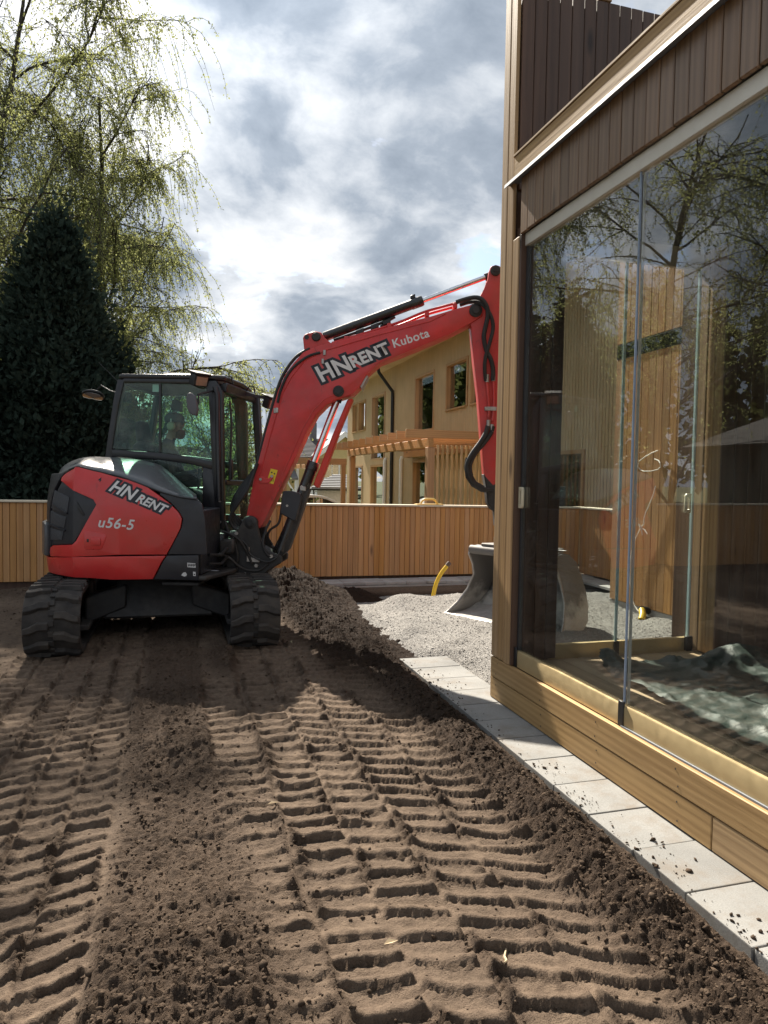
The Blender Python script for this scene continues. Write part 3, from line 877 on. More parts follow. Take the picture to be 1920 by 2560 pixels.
# crumpled tarpaulin on the deck
def tarp_mat():
    t = NT('green_tarpaulin')
    v = t.objvec(False)
    n = t.noise(v, 3.5, 6, 0.6)
    c = t.ramp(n, [(0.3, (0.020, 0.034, 0.028)), (0.6, (0.032, 0.051, 0.042)), (0.8, (0.043, 0.064, 0.053))])
    w = t.noise(t.map(v, (1, 1, 1)), 16, 6, 0.65, 1.2)
    t.bsdf(c, t.ramp(n, [(0.3, 0.45), (0.7, 0.6)]), normal=t.bump(w, 0.35, 0.02), spec=0.6)
    return t.m
M['tarp'] = tarp_mat()
def build_tarp():
    out = np.array([(2.56, 3.86), (2.45, 3.70), (2.40, 3.40), (2.40, 3.13), (2.34, 2.8), (2.37, 2.6), (2.36, 2.33), (2.42, 1.9), (2.40, 1.4), (3.3, 1.2), (4.3, 1.3), (4.4, 2.6), (4.2, 3.4), (3.75, 3.70), (3.38, 3.74), (3.15, 3.74), (3.0, 3.79), (2.77, 3.77)])
    xs = np.linspace(2.28, 4.5, 190); ys = np.linspace(1.1, 3.95, 230)
    Xg, Yg = np.meshgrid(xs, ys); x, y = Xg.ravel(), Yg.ravel()
    xw = x+0.03*fbm(x, y, 3.1, 3, 301); yw = y+0.03*fbm(x, y, 3.1, 3, 305)
    ins = np.zeros(len(x), bool); j = len(out)-1; dist = np.full(len(x), 9.0)
    for i in range(len(out)):
        a, b = out[i], out[j]
        c = ((a[1] > yw) != (b[1] > yw)) & (xw < (b[0]-a[0])*(yw-a[1])/(b[1]-a[1]+1e-12)+a[0])
        ins ^= c
        ab = b-a; t = np.clip(((xw-a[0])*ab[0]+(yw-a[1])*ab[1])/(ab@ab), 0, 1)
        dist = np.minimum(dist, np.hypot(xw-a[0]-t*ab[0], yw-a[1]-t*ab[1])); j = i
    rid = 1-np.abs(fbm(x*1.0, y*0.75, 2.2, 4, 311))*2.2
    rid2 = 1-np.abs(fbm(x*0.8+y*0.5, y-x*0.3, 5.0, 3, 317))*2.4
    z = 0.306+0.030*np.clip(rid, 0, 1)**3+0.016*np.clip(rid2, 0, 1)**2+0.012*fbm(x, y, 9, 3, 319)
    z = z+0.02*sstep(0.10, 0.0, dist)*(0.6+fbm(x, y, 4, 2, 323))
    z = z+0.10*np.exp(-(((x-3.40)/0.22)**2+((y-3.62)/0.13)**2))+0.07*np.exp(-(((x-2.55)/0.16)**2+((y-3.72)/0.09)**2))+0.05*np.exp(-(((x-3.9)/0.4)**2+((y-3.45)/0.2)**2))
    z = np.maximum(z, 0.3045)
    r, c = Xg.shape
    i = np.arange(r*c).reshape(r, c)
    Q = np.stack([i[:-1, :-1].ravel(), i[:-1, 1:].ravel(), i[1:, 1:].ravel(), i[1:, :-1].ravel()], 1)
    Q = Q[ins[Q].sum(1) >= 3]
    used = np.unique(Q); mp = np.full(r*c, -1); mp[used] = np.arange(len(used))
    o = np_mesh('tarpaulin', np.stack([xw, yw, z], 1)[used], None, M['tarp'], smooth=True, F4=mp[Q])
    tag(o, 'crumpled dark green tarpaulin lying on the terrace deck', 'tarpaulin')
build_tarp()

M['rope'] = plain('white_cord', (0.72, 0.68, 0.60), 0.6)
M['yellow'] = plain('yellow_plastic', (0.68, 0.46, 0.03), 0.4)
def build_cord():
    A = [(6.277, 1.772), (6.377, 1.753), (6.464, 1.718), (6.567, 1.664), (6.61, 1.607), (6.562, 1.572), (6.485, 1.558), (6.367, 1.559), (6.281, 1.575), (6.231, 1.602), (6.222, 1.639), (6.257, 1.667), (6.344, 1.687)]
    B = [(6.295, 1.4), (6.32, 1.325), (6.351, 1.268), (6.405, 1.173), (6.447, 1.114), (6.465, 1.056), (6.471, 0.989), (6.514, 0.957), (6.572, 0.876), (6.629, 0.774), (6.662, 0.674), (6.676, 0.574), (6.682, 0.456), (6.67, 0.339), (6.638, 0.226), (6.597, 0.155), (6.547, 0.105), (6.483, 0.068), (6.407, 0.057), (6.318, 0.07)]
    t = thing('hanging_cord', 'white cord hanging in a loop on the timber wall behind the terrace', 'cord', (4.76, 6.5, 0.1))
    MB().tube([(4.775+0.012*math.sin(i*1.7), y, z) for i, (y, z) in enumerate(A)], 0.006, 6).build('loop', M['rope'], t, smooth=True)
    MB().tube([(4.775-0.01*(i > 14)*(i-14), y, z) for i, (y, z) in enumerate(B)], 0.006, 6).build('cord_end', M['rope'], t, smooth=True)
    y, z = B[7]
    m = MB()
    m.tube([(4.77, y+.03, z+.04), (4.765, y, z), (4.77, y-.07, z-.02), (4.768, y-.12, z-.06)], 0.006, 6)
    m.tube([(4.77, y+.02, z), (4.755, y-.02, z+.02), (4.76, y-.05, z-.08)], 0.006, 6)
    m.build('knot', M['rope'], t, smooth=True)
    c = thing('pipe_end', 'yellow cable end poking from the gravel by the house plinth', 'cable', (4.65, 6.2, 0.0))
    MB().tube([(4.70, 6.35, 0.10), (4.66, 6.28, 0.06), (4.60, 6.22, 0.02)], 0.035, 10).build('collar', M['yellow'], c, smooth=True)
    MB().tube([(4.795, 6.38, 0.08), (4.70, 6.352, 0.103)], 0.04, 10).build('pipe', M['black'], c, smooth=True)

build_cord()
# ---------------------------------------------------------------- fence
def build_fence():
    F = thing('timber_fence', 'low fence of narrow upright orange-brown boards with cream cap behind the excavator', 'fence', (0, 9.82, 0))
    slope = -0.006
    n = 178
    me = MB().box(-0.0368, 0.0368, -0.011, 0.011, -0.50, 0.50).mesh('board', bevel=0.004); me.materials.append(M['fence'])
    rg = random.Random(2)
    for i in range(n):
        x = -7.7+0.0775*i
        if x > 6.05: break
        o = bpy.data.objects.new('board', me); COL.objects.link(o); o.parent = F
        w = Vector((x, 9.812+rg.uniform(-.002, .002), 0.545+slope*(x-1.5)))
        o.location = w-ORG[F.name]
    n2 = 34
    for i in range(n2):
        o = bpy.data.objects.new('board', me); COL.objects.link(o); o.parent = F
        w = Vector((6.078+rg.uniform(-.002, .002), 9.75-0.0775*i, 0.515))
        o.rotation_euler = (0, 0, PI/2)
        o.location = w-ORG[F.name]
    def P(x, dz): return 1.048+slope*(x-1.5)+dz
    m = MB(); a, b = -7.8, 6.16
    m.hexa([(a, 9.775, P(a, 0)), (b, 9.775, P(b, 0)), (b, 9.965, P(b, 0)), (a, 9.965, P(a, 0)), (a, 9.775, P(a, .026)), (b, 9.775, P(b, .026)), (b, 9.965, P(b, .026)), (a, 9.965, P(a, .026))])
    m.build('cap', M['cap'], F, 0.003)
    MB().box(6.04, 6.23, 7.1, 9.774, 1.02, 1.046).build('cap', M['cap'], F, 0.003)
    for zz in (0.25, 0.85):
        MB().box(-7.7, 6.05, 9.825, 9.865, zz-.03, zz+.03).build('rail', M['fence'], F)
        MB().box(6.095, 6.13, 7.1, 9.75, zz-.03, zz+.03).build('rail', M['fence'], F)
    m = MB().box(-7.7, 6.1, 9.87, 9.95, -0.1, 1.0); m.box(6.135, 6.18, 7.1, 9.75, -.1, 1.0)
    m.build('back_panel', M['clad_dark'], F)
build_fence()

def build_kerb():
    k = MB().box(1.9, 6.02, 9.42, 9.80, -0.12, -0.045).build('kerb_strip', M['kerb']); struct(k)
    me = MB().box(-0.148, 0.148, -0.185, 0.185, -0.04, 0.0).mesh('slab', bevel=0.004); me.materials.append(M['kerb'])
    for i in range(14):
        o = bpy.data.objects.new('slab', me); COL.objects.link(o); o.parent = k; o.location = (2.05+0.3*i, 9.61, 0.0+random.uniform(-.003, .003))
    for i in range(8):
        o = bpy.data.objects.new('slab', me); COL.objects.link(o); o.parent = k; o.location = (5.86, 9.26-0.3*i, -0.004); o.rotation_euler = (0, 0, PI/2)
build_kerb()

# ---------------------------------------------------------------- small things by the fence
def build_small():
    f = thing('plaster_float', 'yellow plasterer float with a loop handle resting on the fence cap', 'float', (3.57, 9.87, 1.06))
    z0 = 1.062
    MB().box(3.37, 3.78, 9.80, 9.93, z0, z0+0.014).build('blade', M['yellow2'], f, 0.003)
    MB().tube([(3.44, 9.865, z0+.014), (3.475, 9.865, z0+.065), (3.51, 9.865, z0+.085), (3.64, 9.865, z0+.085), (3.675, 9.865, z0+.065), (3.71, 9.865, z0+.014)], 0.016, 8).build('handle', M['yellow2'], f, smooth=True)
    c = thing('ribbed_pipe', 'black ribbed plastic pipe standing behind the fence cap', 'pipe', (5.83, 10.16, 0))
    prof = [(0.0, -0.1)]
    h = -0.1
    while h < 1.36:
        prof += [(0.150, h), (0.150, h+.017), (0.166, h+.021), (0.166, h+.036), (0.150, h+.040)]; h += 0.043
    prof += [(0.150, h), (0.13, h), (0.13, h-.2), (0.0, h-.2)]
    MB().lathe(prof, (5.83, 10.16, 0), (0, 0, 1), 32).build('tube', M['black'], c)
    y = thing('yellow_hose', 'yellow bent pipe with dark end sticking up from the gravel', 'pipe', (3.09, 8.3, -0.1))
    MB().tube([(3.075, 8.3, -0.15), (3.088, 8.3, -0.02), (3.105, 8.3, 0.07), (3.125, 8.3, 0.14), (3.16, 8.3, 0.215), (3.20, 8.3, 0.28), (3.262, 8.3, 0.352)], 0.026, 12).build('tube', M['yellow'], y, smooth=True)
    MB().tube([(3.262, 8.3, 0.352), (3.285, 8.3, 0.38), (3.30, 8.3, 0.398)], [0.028, 0.030, 0.026], 12).build('end_plug', M['darkend'], y, smooth=True)
    tw = thing('dry_twig', 'small pale dry twig lying on the pressed soil in front', 'twig', (0.95, 1.9, -0.02))
    p = [(0.93, 1.84), (0.955, 1.875), (0.965, 1.91), (0.985, 1.94)]
    zz = ground_h(np.array([q[0] for q in p]), np.array([q[1] for q in p]))[0]
    MB().tube([(a, b, z+.008) for (a, b), z in zip(p, zz)], [.003, .004, .005, .003], 5).build('stick', M['twig'], tw)
    for i, (lx, ly) in enumerate([(0.38, 3.02), (0.62, 2.05)]):
        z = float(ground_h(np.array([lx]), np.array([ly]))[0][0])
        l = MB().add([(lx, ly, z+.012), (lx+.02, ly+.012, z+.02), (lx+.05, ly+.004, z+.014), (lx+.022, ly-.012, z+.02)], [(0, 1, 2, 3)]).build('dry_leaf', M['twig'])
        tag(l, ['pale dry leaf on the crumbly soil between the track prints', 'small pale dry leaf near the front edge of the soil'][i], 'leaf')
M['yellow2'] = plain('yellow_float', (0.62, 0.42, 0.12), 0.45)
M['darkend'] = plain('rusty_plug', (0.10, 0.075, 0.06), 0.7)
M['twig'] = plain('dry_straw', (0.42, 0.33, 0.21), 0.8)
build_small()

# ---------------------------------------------------------------- two-storey timber house behind the fence
M['tile'] = plain('dark_roof_tile', (0.11, 0.11, 0.115), 0.4, vary=0.2)
M['gutter'] = plain('black_gutter', (0.014, 0.015, 0.017), 0.35)
M['white'] = plain('white_paint', (0.80, 0.80, 0.79), 0.5, vary=0.05)
M['room'] = plain('room_interior', (0.10, 0.09, 0.075), 0.9)
def build_house():
    H = thing('pine_house', 'two storey pine clad house with tall windows behind the fence', 'house', (7.0, 20, 0))
    YN, YF, ZT = 10.2, 29.6, 5.22
    wins = [(27.9, 28.75, 3.30, 4.50, 0), (26.6, 27.75, 3.30, 4.50, 1), (23.95, 25.7, 2.14, 4.50, 2), (19.0, 20.7, 2.86, 4.55, 3), (16.6, 18.1, 3.28, 4.55, 4), (15.5, 16.45, 3.28, 4.55, 5),
            (24.0, 25.75, 0.05, 1.95, 6), (19.5, 20.8, 0.05, 2.02, 7), (27.0, 28.6, 0.05, 1.95, 8), (14.2, 15.6, 0.05, 2.02, 9), (11.2, 12.4, 0.6, 2.02, 10)]
    # ribbed cladding as strips around the openings: many boards too fine to part, one mesh
    m = MB()
    w = 0.098
    y = YN
    while y < YF-1e-6:
        y1 = min(y+w, YF)
        yc = (y+y1)/2
        cuts = sorted([(a[2], a[3]) for a in wins if a[0] < yc < a[1]])
        z = -0.1
        for c0, c1 in cuts+[(ZT, None)]:
            if c0 > z: m.box(6.985, 7.012, y, y1-0.020, z, c0)
            if c1: z = c1
        y = y1
    o = m.build('cladding', M['house_clad'], H); o['kind'] = 'stuff'
    back = MB()
    # solid wall behind the boards, cut into strips between openings
    edges = sorted(set([YN, YF]+[a[0] for a in wins]+[a[1] for a in wins]))
    for a, b in zip(edges[:-1], edges[1:]):
        yc = (a+b)/2
        cuts = sorted([(c[2], c[3]) for c in wins if c[0] < yc < c[1]]); z = -0.1
        for c0, c1 in cuts+[(ZT+.12, None)]:
            if c0 > z: back.box(7.0125, 7.20, a, b, z, c0)
            if c1: z = c1
    back.box(7.2, 14, YF-.2, YF, -.1, ZT); back.box(7.2, 14, YN, YN+.2, -.1, ZT); back.box(13.8, 14, YN+.2, YF-.2, -.1, ZT)
    back.box(9.5, 9.6, YN+.2, YF-.2, -.1, ZT); back.box(7.2, 9.5, YN+.2, YF-.2, 2.45, 2.6)
    back.build('wall', M['house_wall'], H)
    MB().prism([(YF, -.1), (YF+.02, -.1), (YF+.02, ZT), (YF, ZT)], lambda u, v, t: (t, u, v), 6.985, 14).build('gable_boards', M['house_clad'], H)
    for y0, y1, z0, z1, k in wins:
        f = MB()
        d0, d1 = 6.965, 7.10
        f.box(d0, d1, y0, y0+.07, z0, z1); f.box(d0, d1, y1-.07, y1, z0, z1)
        f.box(d0-.004, d1, y0+.07, y1-.07, z1-.07, z1); f.box(d0-.03, d1, y0+.07, y1-.07, z0, z0+.04)
        if k in (2, 6): f.box(7.05, 7.10, y0+.07, y1-.07, 1.99 if k == 2 else 1.5, 2.03 if k == 2 else 1.5)
        W = f.build('window', M['house_trim'], H)
        MB().box(7.085, 7.093, y0+.07, y1-.07, z0+.04, z1-.07).build('pane', M['house_glass'], W)
        MB().box(7.095, 7.12, y0+.16, y1-.16, z0+.12, z0+.135).build('handle_bar', M['zinc'], W)
    # roof with tiles seen edge on, gutter and downspout
    zr = 7.6
    r = MB()
    r.hexa([(6.45, YN-.4, ZT+.02), (10.5, YN-.4, zr), (10.5, YF+.4, zr), (6.45, YF+.4, ZT+.02), (6.45, YN-.4, ZT+.12), (10.5, YN-.4, zr+.1), (10.5, YF+.4, zr+.1), (6.45, YF+.4, ZT+.12)])
    r.hexa([(10.5, YN-.4, zr), (14.5, YN-.4, ZT+.02), (14.5, YF+.4, ZT+.02), (10.5, YF+.4, zr), (10.5, YN-.4, zr+.1), (14.5, YN-.4, ZT+.12), (14.5, YF+.4, ZT+.12), (10.5, YF+.4, zr+.1)])
    R = r.build('roof', M['tile'], H)
    m = MB()
    y = YN-.4
    while y < YF+.4:
        m.tube([(6.40, y+.1, ZT+.14), (8.2, y+.1, ZT+.14+1.8*0.589)], 0.055, 6); y += 0.22
    tl = m.build('roof_tiles', M['tile'], R, smooth=True); tl['kind'] = 'stuff'
    MB().prism([(6.46, ZT-.02), (6.985, ZT-.02), (6.985, ZT+.02), (6.46, ZT+.02)], lambda u, v, t: (u, t, v), YN-.4, YF+.4).build('soffit', M['house_clad'], H)
    MB().tube([(6.38, YN-.5, ZT+.02), (6.38, YF+.5, ZT+.02)], 0.07, 10).build('gutter', M['gutter'], H, smooth=True)
    MB().tube([(6.40, 22.9, ZT-.02), (6.44, 22.9, ZT-.25), (6.92, 22.9, ZT-.85), (6.93, 22.9, ZT-1.1), (6.93, 22.9, -.05)], 0.055, 10).build('downspout', M['gutter'], H, smooth=True)
    for yy in (23.7, 21.83):
        MB().tube([(6.93, yy, -.05), (6.93, yy, 2.05), (6.96, yy-.02, 2.16)], 0.06, 10).build('white_pipe', M['white'], H, smooth=True)
M['house_wall'] = wood('pine_wall', (0.24, 0.14, 0.062), (0.16, 0.09, 0.04), 'Z', 0.7, 0.05, knots=False)
build_house()

def build_pergola():
    P = thing('pergola', 'larch pergola with slatted side screen in front of the pine house', 'pergola', (5.0, 17, 0))
    MB().box(4.95, 5.06, 13.75, 20.95, 2.10, 2.285).build('front_beam', M['perg'], P, 0.006)
    for yy in (13.82, 20.55):
        MB().box(4.93, 5.085, yy-.08, yy+.08, -1.2, 2.098).build('post', M['post'], P, 0.006)
    MB().box(6.72, 6.95, 13.75, 20.95, 2.10, 2.285).build('wall_beam', M['perg'], P, 0.006)
    me = MB().box(-1.38, 1.10, -.026, .026, 0, .17).mesh('rafter', bevel=0.004); me.materials.append(M['raft'])
    for i in range(12):
        o = bpy.data.objects.new('rafter', me); COL.objects.link(o); o.parent = P; o.location = Vector((5.85, 13.80+0.645*i, 2.287))-ORG[P.name]
    MB().box(4.98, 6.9, 13.79, 13.83, 2.0, 2.098).build('screen_rail', M['raft'], P, .004)
    MB().box(4.98, 6.9, 13.80, 13.83, 0.72, 0.78).build('screen_rail', M['raft'], P, .004)
    me = MB().box(-.024, .024, -.016, .016, -1.05, 1.05).mesh('slat', bevel=0.003); me.materials.append(M['slat'])
    for i in range(17):
        o = bpy.data.objects.new('slat', me); COL.objects.link(o); o.parent = P; o.location = Vector((5.16+0.105*i, 13.77, 1.10))-ORG[P.name]
    # the next pergola along
    Q = thing('pergola', 'smaller second pergola glimpsed under the raised boom', 'pergola', (4.2, 22.2, 0))
    MB().box(3.15, 5.2, 22.1, 22.2, 1.86, 2.06).build('front_beam', M['raft'], Q, .006)
    for xx in (3.22, 5.10):
        MB().box(xx-.07, xx+.07, 22.08, 22.22, -1.25, 1.858).build('post', M['post'], Q, .006)
    me2 = MB().box(-.022, .022, -.6, .55, 0, .14).mesh('rafter', bevel=0.004); me2.materials.append(M['slat'])
    for i in range(6):
        o = bpy.data.objects.new('rafter', me2); COL.objects.link(o); o.parent = Q; o.location = Vector((3.25+0.16*i, 22.7, 1.72))-ORG[Q.name]
M['post'] = wood('larch_post', (0.56, 0.30, 0.13), (0.40, 0.195, 0.08), 'Z', 0.6, 0.12)
M['raft'] = wood('larch_rafter', (0.58, 0.32, 0.14), (0.42, 0.21, 0.09), 'X', 0.6, 0.14)
build_pergola()

# ---------------------------------------------------------------- yellow house, shed, van
M['yellow_wall'] = plain('yellow_siding', (0.60, 0.47, 0.22), 0.7, vary=0.05)
M['grey_tile'] = plain('grey_roof_tile', (0.095, 0.092, 0.095), 0.95, spec=0.1, vary=0.15)
M['light_tile'] = plain('pale_tin_roof', (0.20, 0.21, 0.225), 0.9, spec=0.15, vary=0.08)
M['shed_wall'] = plain('grey_shed_wall', (0.42, 0.43, 0.45), 0.7)
def siding(m, x0, x1, y, z0, z1, h=0.16, t=0.02):
    z = z0
    while z < z1-1e-6:
        zt = min(z+h, z1)
        m.hexa([(x0, y-t, z), (x1, y-t, z), (x1, y, z), (x0, y, z), (x0, y-.004, zt), (x1, y-.004, zt), (x1, y, zt), (x0, y, zt)])
        z = zt
def build_yellow():
    H = thing('yellow_house', 'yellow weatherboard house with grey tiled roof behind the boom', 'house', (9, 46, -1.3))
    G = -1.3
    m = MB(); siding(m, 5.9, 14, 46.0, G, 2.75); m.box(5.9, 14, 46, 54, G, 2.75)
    m.build('wall', M['yellow_wall'], H)
    g = MB()
    siding(g, 8.75, 12.0, 44.9, G, 2.95)
    z = 2.95; k = (4.2-2.95)/1.63
    while z < 4.15:
        half = max(0.02, (4.2-z)/k); h2 = max(0.01, (4.2-z-.14)/k)
        g.hexa([(10.37-half, 44.88, z), (10.37+half, 44.88, z), (10.37+half, 44.9, z), (10.37-half, 44.9, z), (10.37-h2, 44.896, z+.14), (10.37+h2, 44.896, z+.14), (10.37+h2, 44.9, z+.14), (10.37-h2, 44.9, z+.14)])
        z += 0.14
    g.box(8.75, 12.0, 44.9, 46.0, G, 2.95)
    g.build('gable_wall', M['yellow_wall'], H)
    r = MB()
    r.hexa([(5.5, 45.5, 2.62), (14.4, 45.5, 2.62), (14.4, 50, 4.1), (7.6, 50, 4.1), (5.5, 45.5, 2.74), (14.4, 45.5, 2.74), (14.4, 50, 4.22), (7.6, 50, 4.22)])
    r.hexa([(5.5, 45.5, 2.62), (7.6, 50, 4.1), (7.6, 50.1, 4.1), (5.5, 54.5, 2.62), (5.5, 45.5, 2.74), (7.6, 50, 4.22), (7.6, 50.1, 4.22), (5.5, 54.5, 2.74)])
    R = r.build('roof', M['grey_tile'], H)
    rr = MB()
    for i in range(15):
        t = i/15; y = lerp(45.45, 50, t); z = lerp(2.75, 4.23, t); x0 = lerp(5.5, 7.6, t)
        rr.hexa([(x0, y, z), (14.4, y, z), (14.4, y+.30, z+.095), (x0+.13, y+.30, z+.095), (x0, y, z+.05), (14.4, y, z+.05), (14.4, y+.30, z+.105), (x0+.13, y+.30, z+.105)])
    o = rr.build('tile_rows', M['grey_tile'], R); o['kind'] = 'stuff'
    for s in (-1, 1):
        v = MB()
        a = (10.37, 4.42); b = (10.37+s*2.0, 2.85)
        v.hexa([(a[0], 44.55, a[1]-.10), (b[0], 44.55, b[1]-.10), (b[0], 47.6, b[1]-.10), (a[0], 47.6, a[1]-.10), (a[0], 44.55, a[1]+.02), (b[0], 44.55, b[1]+.02), (b[0], 47.6, b[1]+.02), (a[0], 47.6, a[1]+.02)])
        v.build('gable_roof', M['tile'], H)
        w = MB().hexa([(a[0], 44.50, a[1]-.32), (b[0], 44.50, b[1]-.32), (b[0], 44.548, b[1]-.32), (a[0], 44.548, a[1]-.32), (a[0], 44.50, a[1]-.02), (b[0], 44.50, b[1]-.02), (b[0], 44.548, b[1]-.02), (a[0], 44.548, a[1]-.02)])
        w.build('bargeboard', M['white'], H)
    MB().box(9.0, 9.45, 49.5, 50.0, 3.8, 5.3).build('chimney', M['tile'], H)
    MB().tube([(11.35, 46.2, 3.8), (11.35, 46.2, 4.75)], 0.16, 10).build('roof_vent', M['tile'], H, smooth=True)
    W = MB().box(8.95, 10.1, 44.80, 44.885, 1.35, 2.55).build('window', M['white'], H)
    MB().box(9.05, 9.55, 44.78, 44.799, 1.48, 2.45).build('pane', M['house_glass'], W)
    MB().box(9.60, 10.0, 44.78, 44.799, 1.48, 2.45).build('pane', M['house_glass'], W)
    L = MB()
    for x in (9.5, 9.95): L.tube([(x, 44.7, -.9), (x, 44.7, .95), (x, 44.86, 1.1)], 0.03, 6)
    for z in (-.4, .0, .4): L.tube([(9.5, 44.7, z), (9.95, 44.7, z)], 0.025, 6)
    L.build('ladder', M['gutter'], H)
    pr_ = MB()
    pr_.hexa([(5.9, 44.2, 1.3), (7.3, 44.2, 1.3), (7.3, 46, 2.0), (5.9, 46, 2.0), (5.9, 44.2, 1.42), (7.3, 44.2, 1.42), (7.3, 46, 2.12), (5.9, 46, 2.12)])
    pr_.build('porch_roof', M['tile'], H)
    q = MB(); q.box(6.0, 6.12, 44.3, 44.42, G, 1.3); q.box(7.1, 7.22, 44.3, 44.42, G, 1.3)
    q.bar((6.1, 44.36, .5), (6.7, 44.36, 1.25), .1, .1); q.bar((7.1, 44.36, .5), (6.6, 44.36, 1.25), .1, .1)
    q.build('porch_post', M['white'], H)
    MB().box(7.45, 7.62, 45.9, 45.978, G, 2.6).build('corner_trim', M['white'], H)
    S = thing('grey_shed', 'low grey shed with pale tin roof beyond the fence', 'shed', (7, 32, -1.3))
    MB().box(6.2, 9.2, 32.2, 35, G, 0.98).build('wall', M['shed_wall'], S)
    MB().hexa([(5.85, 31.8, 0.93), (9.5, 31.8, 0.93), (9.5, 34, 1.55), (7.4, 34, 1.55), (5.85, 31.8, 1.0), (9.5, 31.8, 1.0), (9.5, 34, 1.62), (7.4, 34, 1.62)]).build('roof', M['light_tile'], S)
    rr = MB()
    for i in range(8):
        t = i/8; y = lerp(31.78, 34, t); z = lerp(1.005, 1.625, t); x0 = lerp(5.85, 7.4, t)
        rr.hexa([(x0, y, z), (9.5, y, z), (9.5, y+.26, z+.06), (x0+.1, y+.26, z+.06), (x0, y, z+.035), (9.5, y, z+.035), (9.5, y+.26, z+.068), (x0+.1, y+.26, z+.068)])
    o = rr.build('roof_rows', M['light_tile'], S); o['kind'] = 'stuff'
    MB().tube([(5.85, 31.74, .93), (9.5, 31.74, .93)], .06, 8).build('gutter', M['gutter'], S)
    MB().tube([(5.95, 31.74, .9), (5.97, 31.76, .6), (6.35, 32.15, .35), (6.35, 32.15, G)], .04, 8).build('downspout', M['gutter'], S)
build_yellow()

M['van'] = plain('white_van_paint', (0.72, 0.70, 0.67), 0.25, coat=0.6, vary=0.03)
M['tyre'] = plain('tyre_rubber', (0.02, 0.02, 0.02), 0.85)
def build_van():
    V = thing('parked_van', 'white van parked beyond the fence under the boom', 'van', (3.8, 24.8, -1.15))
    G = -1.10
    Yn, Yf = 24.0, 25.8
    prof = [(1.0, .28), (1.0, 1.60), (1.12, 1.84), (1.5, 1.93), (4.5, 1.96), (4.85, 1.92), (5.25, 1.76), (5.72, 1.42), (5.98, 1.12), (6.1, .95), (6.14, .30)]
    MB().prism(prof, lambda u, v, t: (u, t, G+v), Yn, Yf).build('body', M['van'], V, 0.04, seg=3)
    def win(poly):
        w = MB().prism(poly, lambda u, v, t: (u, t, G+v), Yn-.012, Yn-.004).build('side_window', M['gutter'], V, .002)
        p2 = [(u*.97+np.mean([q[0] for q in poly])*.03, v*.94+np.mean([q[1] for q in poly])*.06) for u, v in poly]
        MB().prism(p2, lambda u, v, t: (u, t, G+v), Yn-.02, Yn-.014).build('pane', M['house_glass'], w)
    win([(4.72, 1.32), (4.72, 1.85), (4.95, 1.80), (5.22, 1.69), (5.60, 1.40), (5.60, 1.32)])
    win([(3.1, 1.32), (3.1, 1.86), (4.58, 1.86), (4.58, 1.32)])
    win([(1.4, 1.32), (1.4, 1.84), (2.9, 1.85), (2.9, 1.32)])
    for x in (1.9, 5.2):
        w = MB().lathe([(0.0, 0), (.30, 0), (.33, .04), (.33, .18), (.30, .2), (0, .2)], (x, Yn-.03, G+.33), (0, 1, 0), 24).build('wheel', M['tyre'], V, smooth=True)
        MB().lathe([(0.0, 0), (.19, 0), (.19, .02), (0, .02)], (x, Yn-.05, G+.33), (0, 1, 0), 18).build('rim', M['zinc'], w)
    MB().tube([(3.0, 24.5, G+1.99), (3.9, 24.5, G+1.99)], .05, 8).build('roof_rack_tube', M['zinc'], V, smooth=True)
    m = MB()
    for x in (3.2, 3.7): m.box(x-.03, x+.03, 24.2, 25.6, G+1.93, G+1.965)
    m.build('roof_rack', M['gutter'], V)
build_van()

# ---------------------------------------------------------------- grey house to the left, seen mirrored in the glass
M['dark_tile'] = plain('dark_felt_roof', (0.035, 0.034, 0.034), 0.95, vary=0.2)
M['dark_siding'] = plain('dark_grey_siding', (0.085, 0.088, 0.095), 0.75, vary=0.06)
def build_grey():
    H = thing('grey_house', 'dark grey weatherboard house mirrored in the terrace glass', 'house', (-17, 19, -0.1))
    # wall facing +X at X=-14, long along Y
    m = MB(); m.box(-22, -14.02, 6, 21, -.2, 2.7)
    z = -.2
    while z < 2.69:
        zt = min(2.7, z+.16)
        m.hexa([(-14.02, 6, z), (-13.99, 6, z), (-13.99, 21, z), (-14.02, 21, z), (-14.02, 6, zt), (-14.012, 6, zt), (-14.012, 21, zt), (-14.02, 21, zt)]); z = zt
    m.build('wall', M['dark_siding'], H)
    r = MB()
    r.hexa([(-13.3, 5.4, 2.62), (-18, 5.4, 4.6), (-18, 19.3, 4.6), (-13.3, 21.6, 2.62), (-13.3, 5.4, 2.74), (-18, 5.4, 4.72), (-18, 19.3, 4.72), (-13.3, 21.6, 2.74)])
    r.hexa([(-22.6, 5.4, 2.62), (-18, 5.4, 4.6), (-18, 19.3, 4.6), (-22.6, 21.6, 2.62), (-22.6, 5.4, 2.74), (-18, 5.4, 4.72), (-18, 19.3, 4.72), (-22.6, 21.6, 2.74)])
    r.add([(-13.3, 21.6, 2.7), (-18, 19.3, 4.66), (-22.6, 21.6, 2.7)], [(0, 1, 2)])
    r.build('roof', M['dark_tile'], H)
    for y in (9.5, 13.2, 17.0):
        w = MB().box(-13.99, -13.94, y-.65, y+.65, .95, 2.05).build('window', M['dark_siding'], H)
        MB().box(-13.939, -13.93, y-.55, y+.55, 1.05, 1.95).build('pane', M['house_glass'], w)
build_grey()
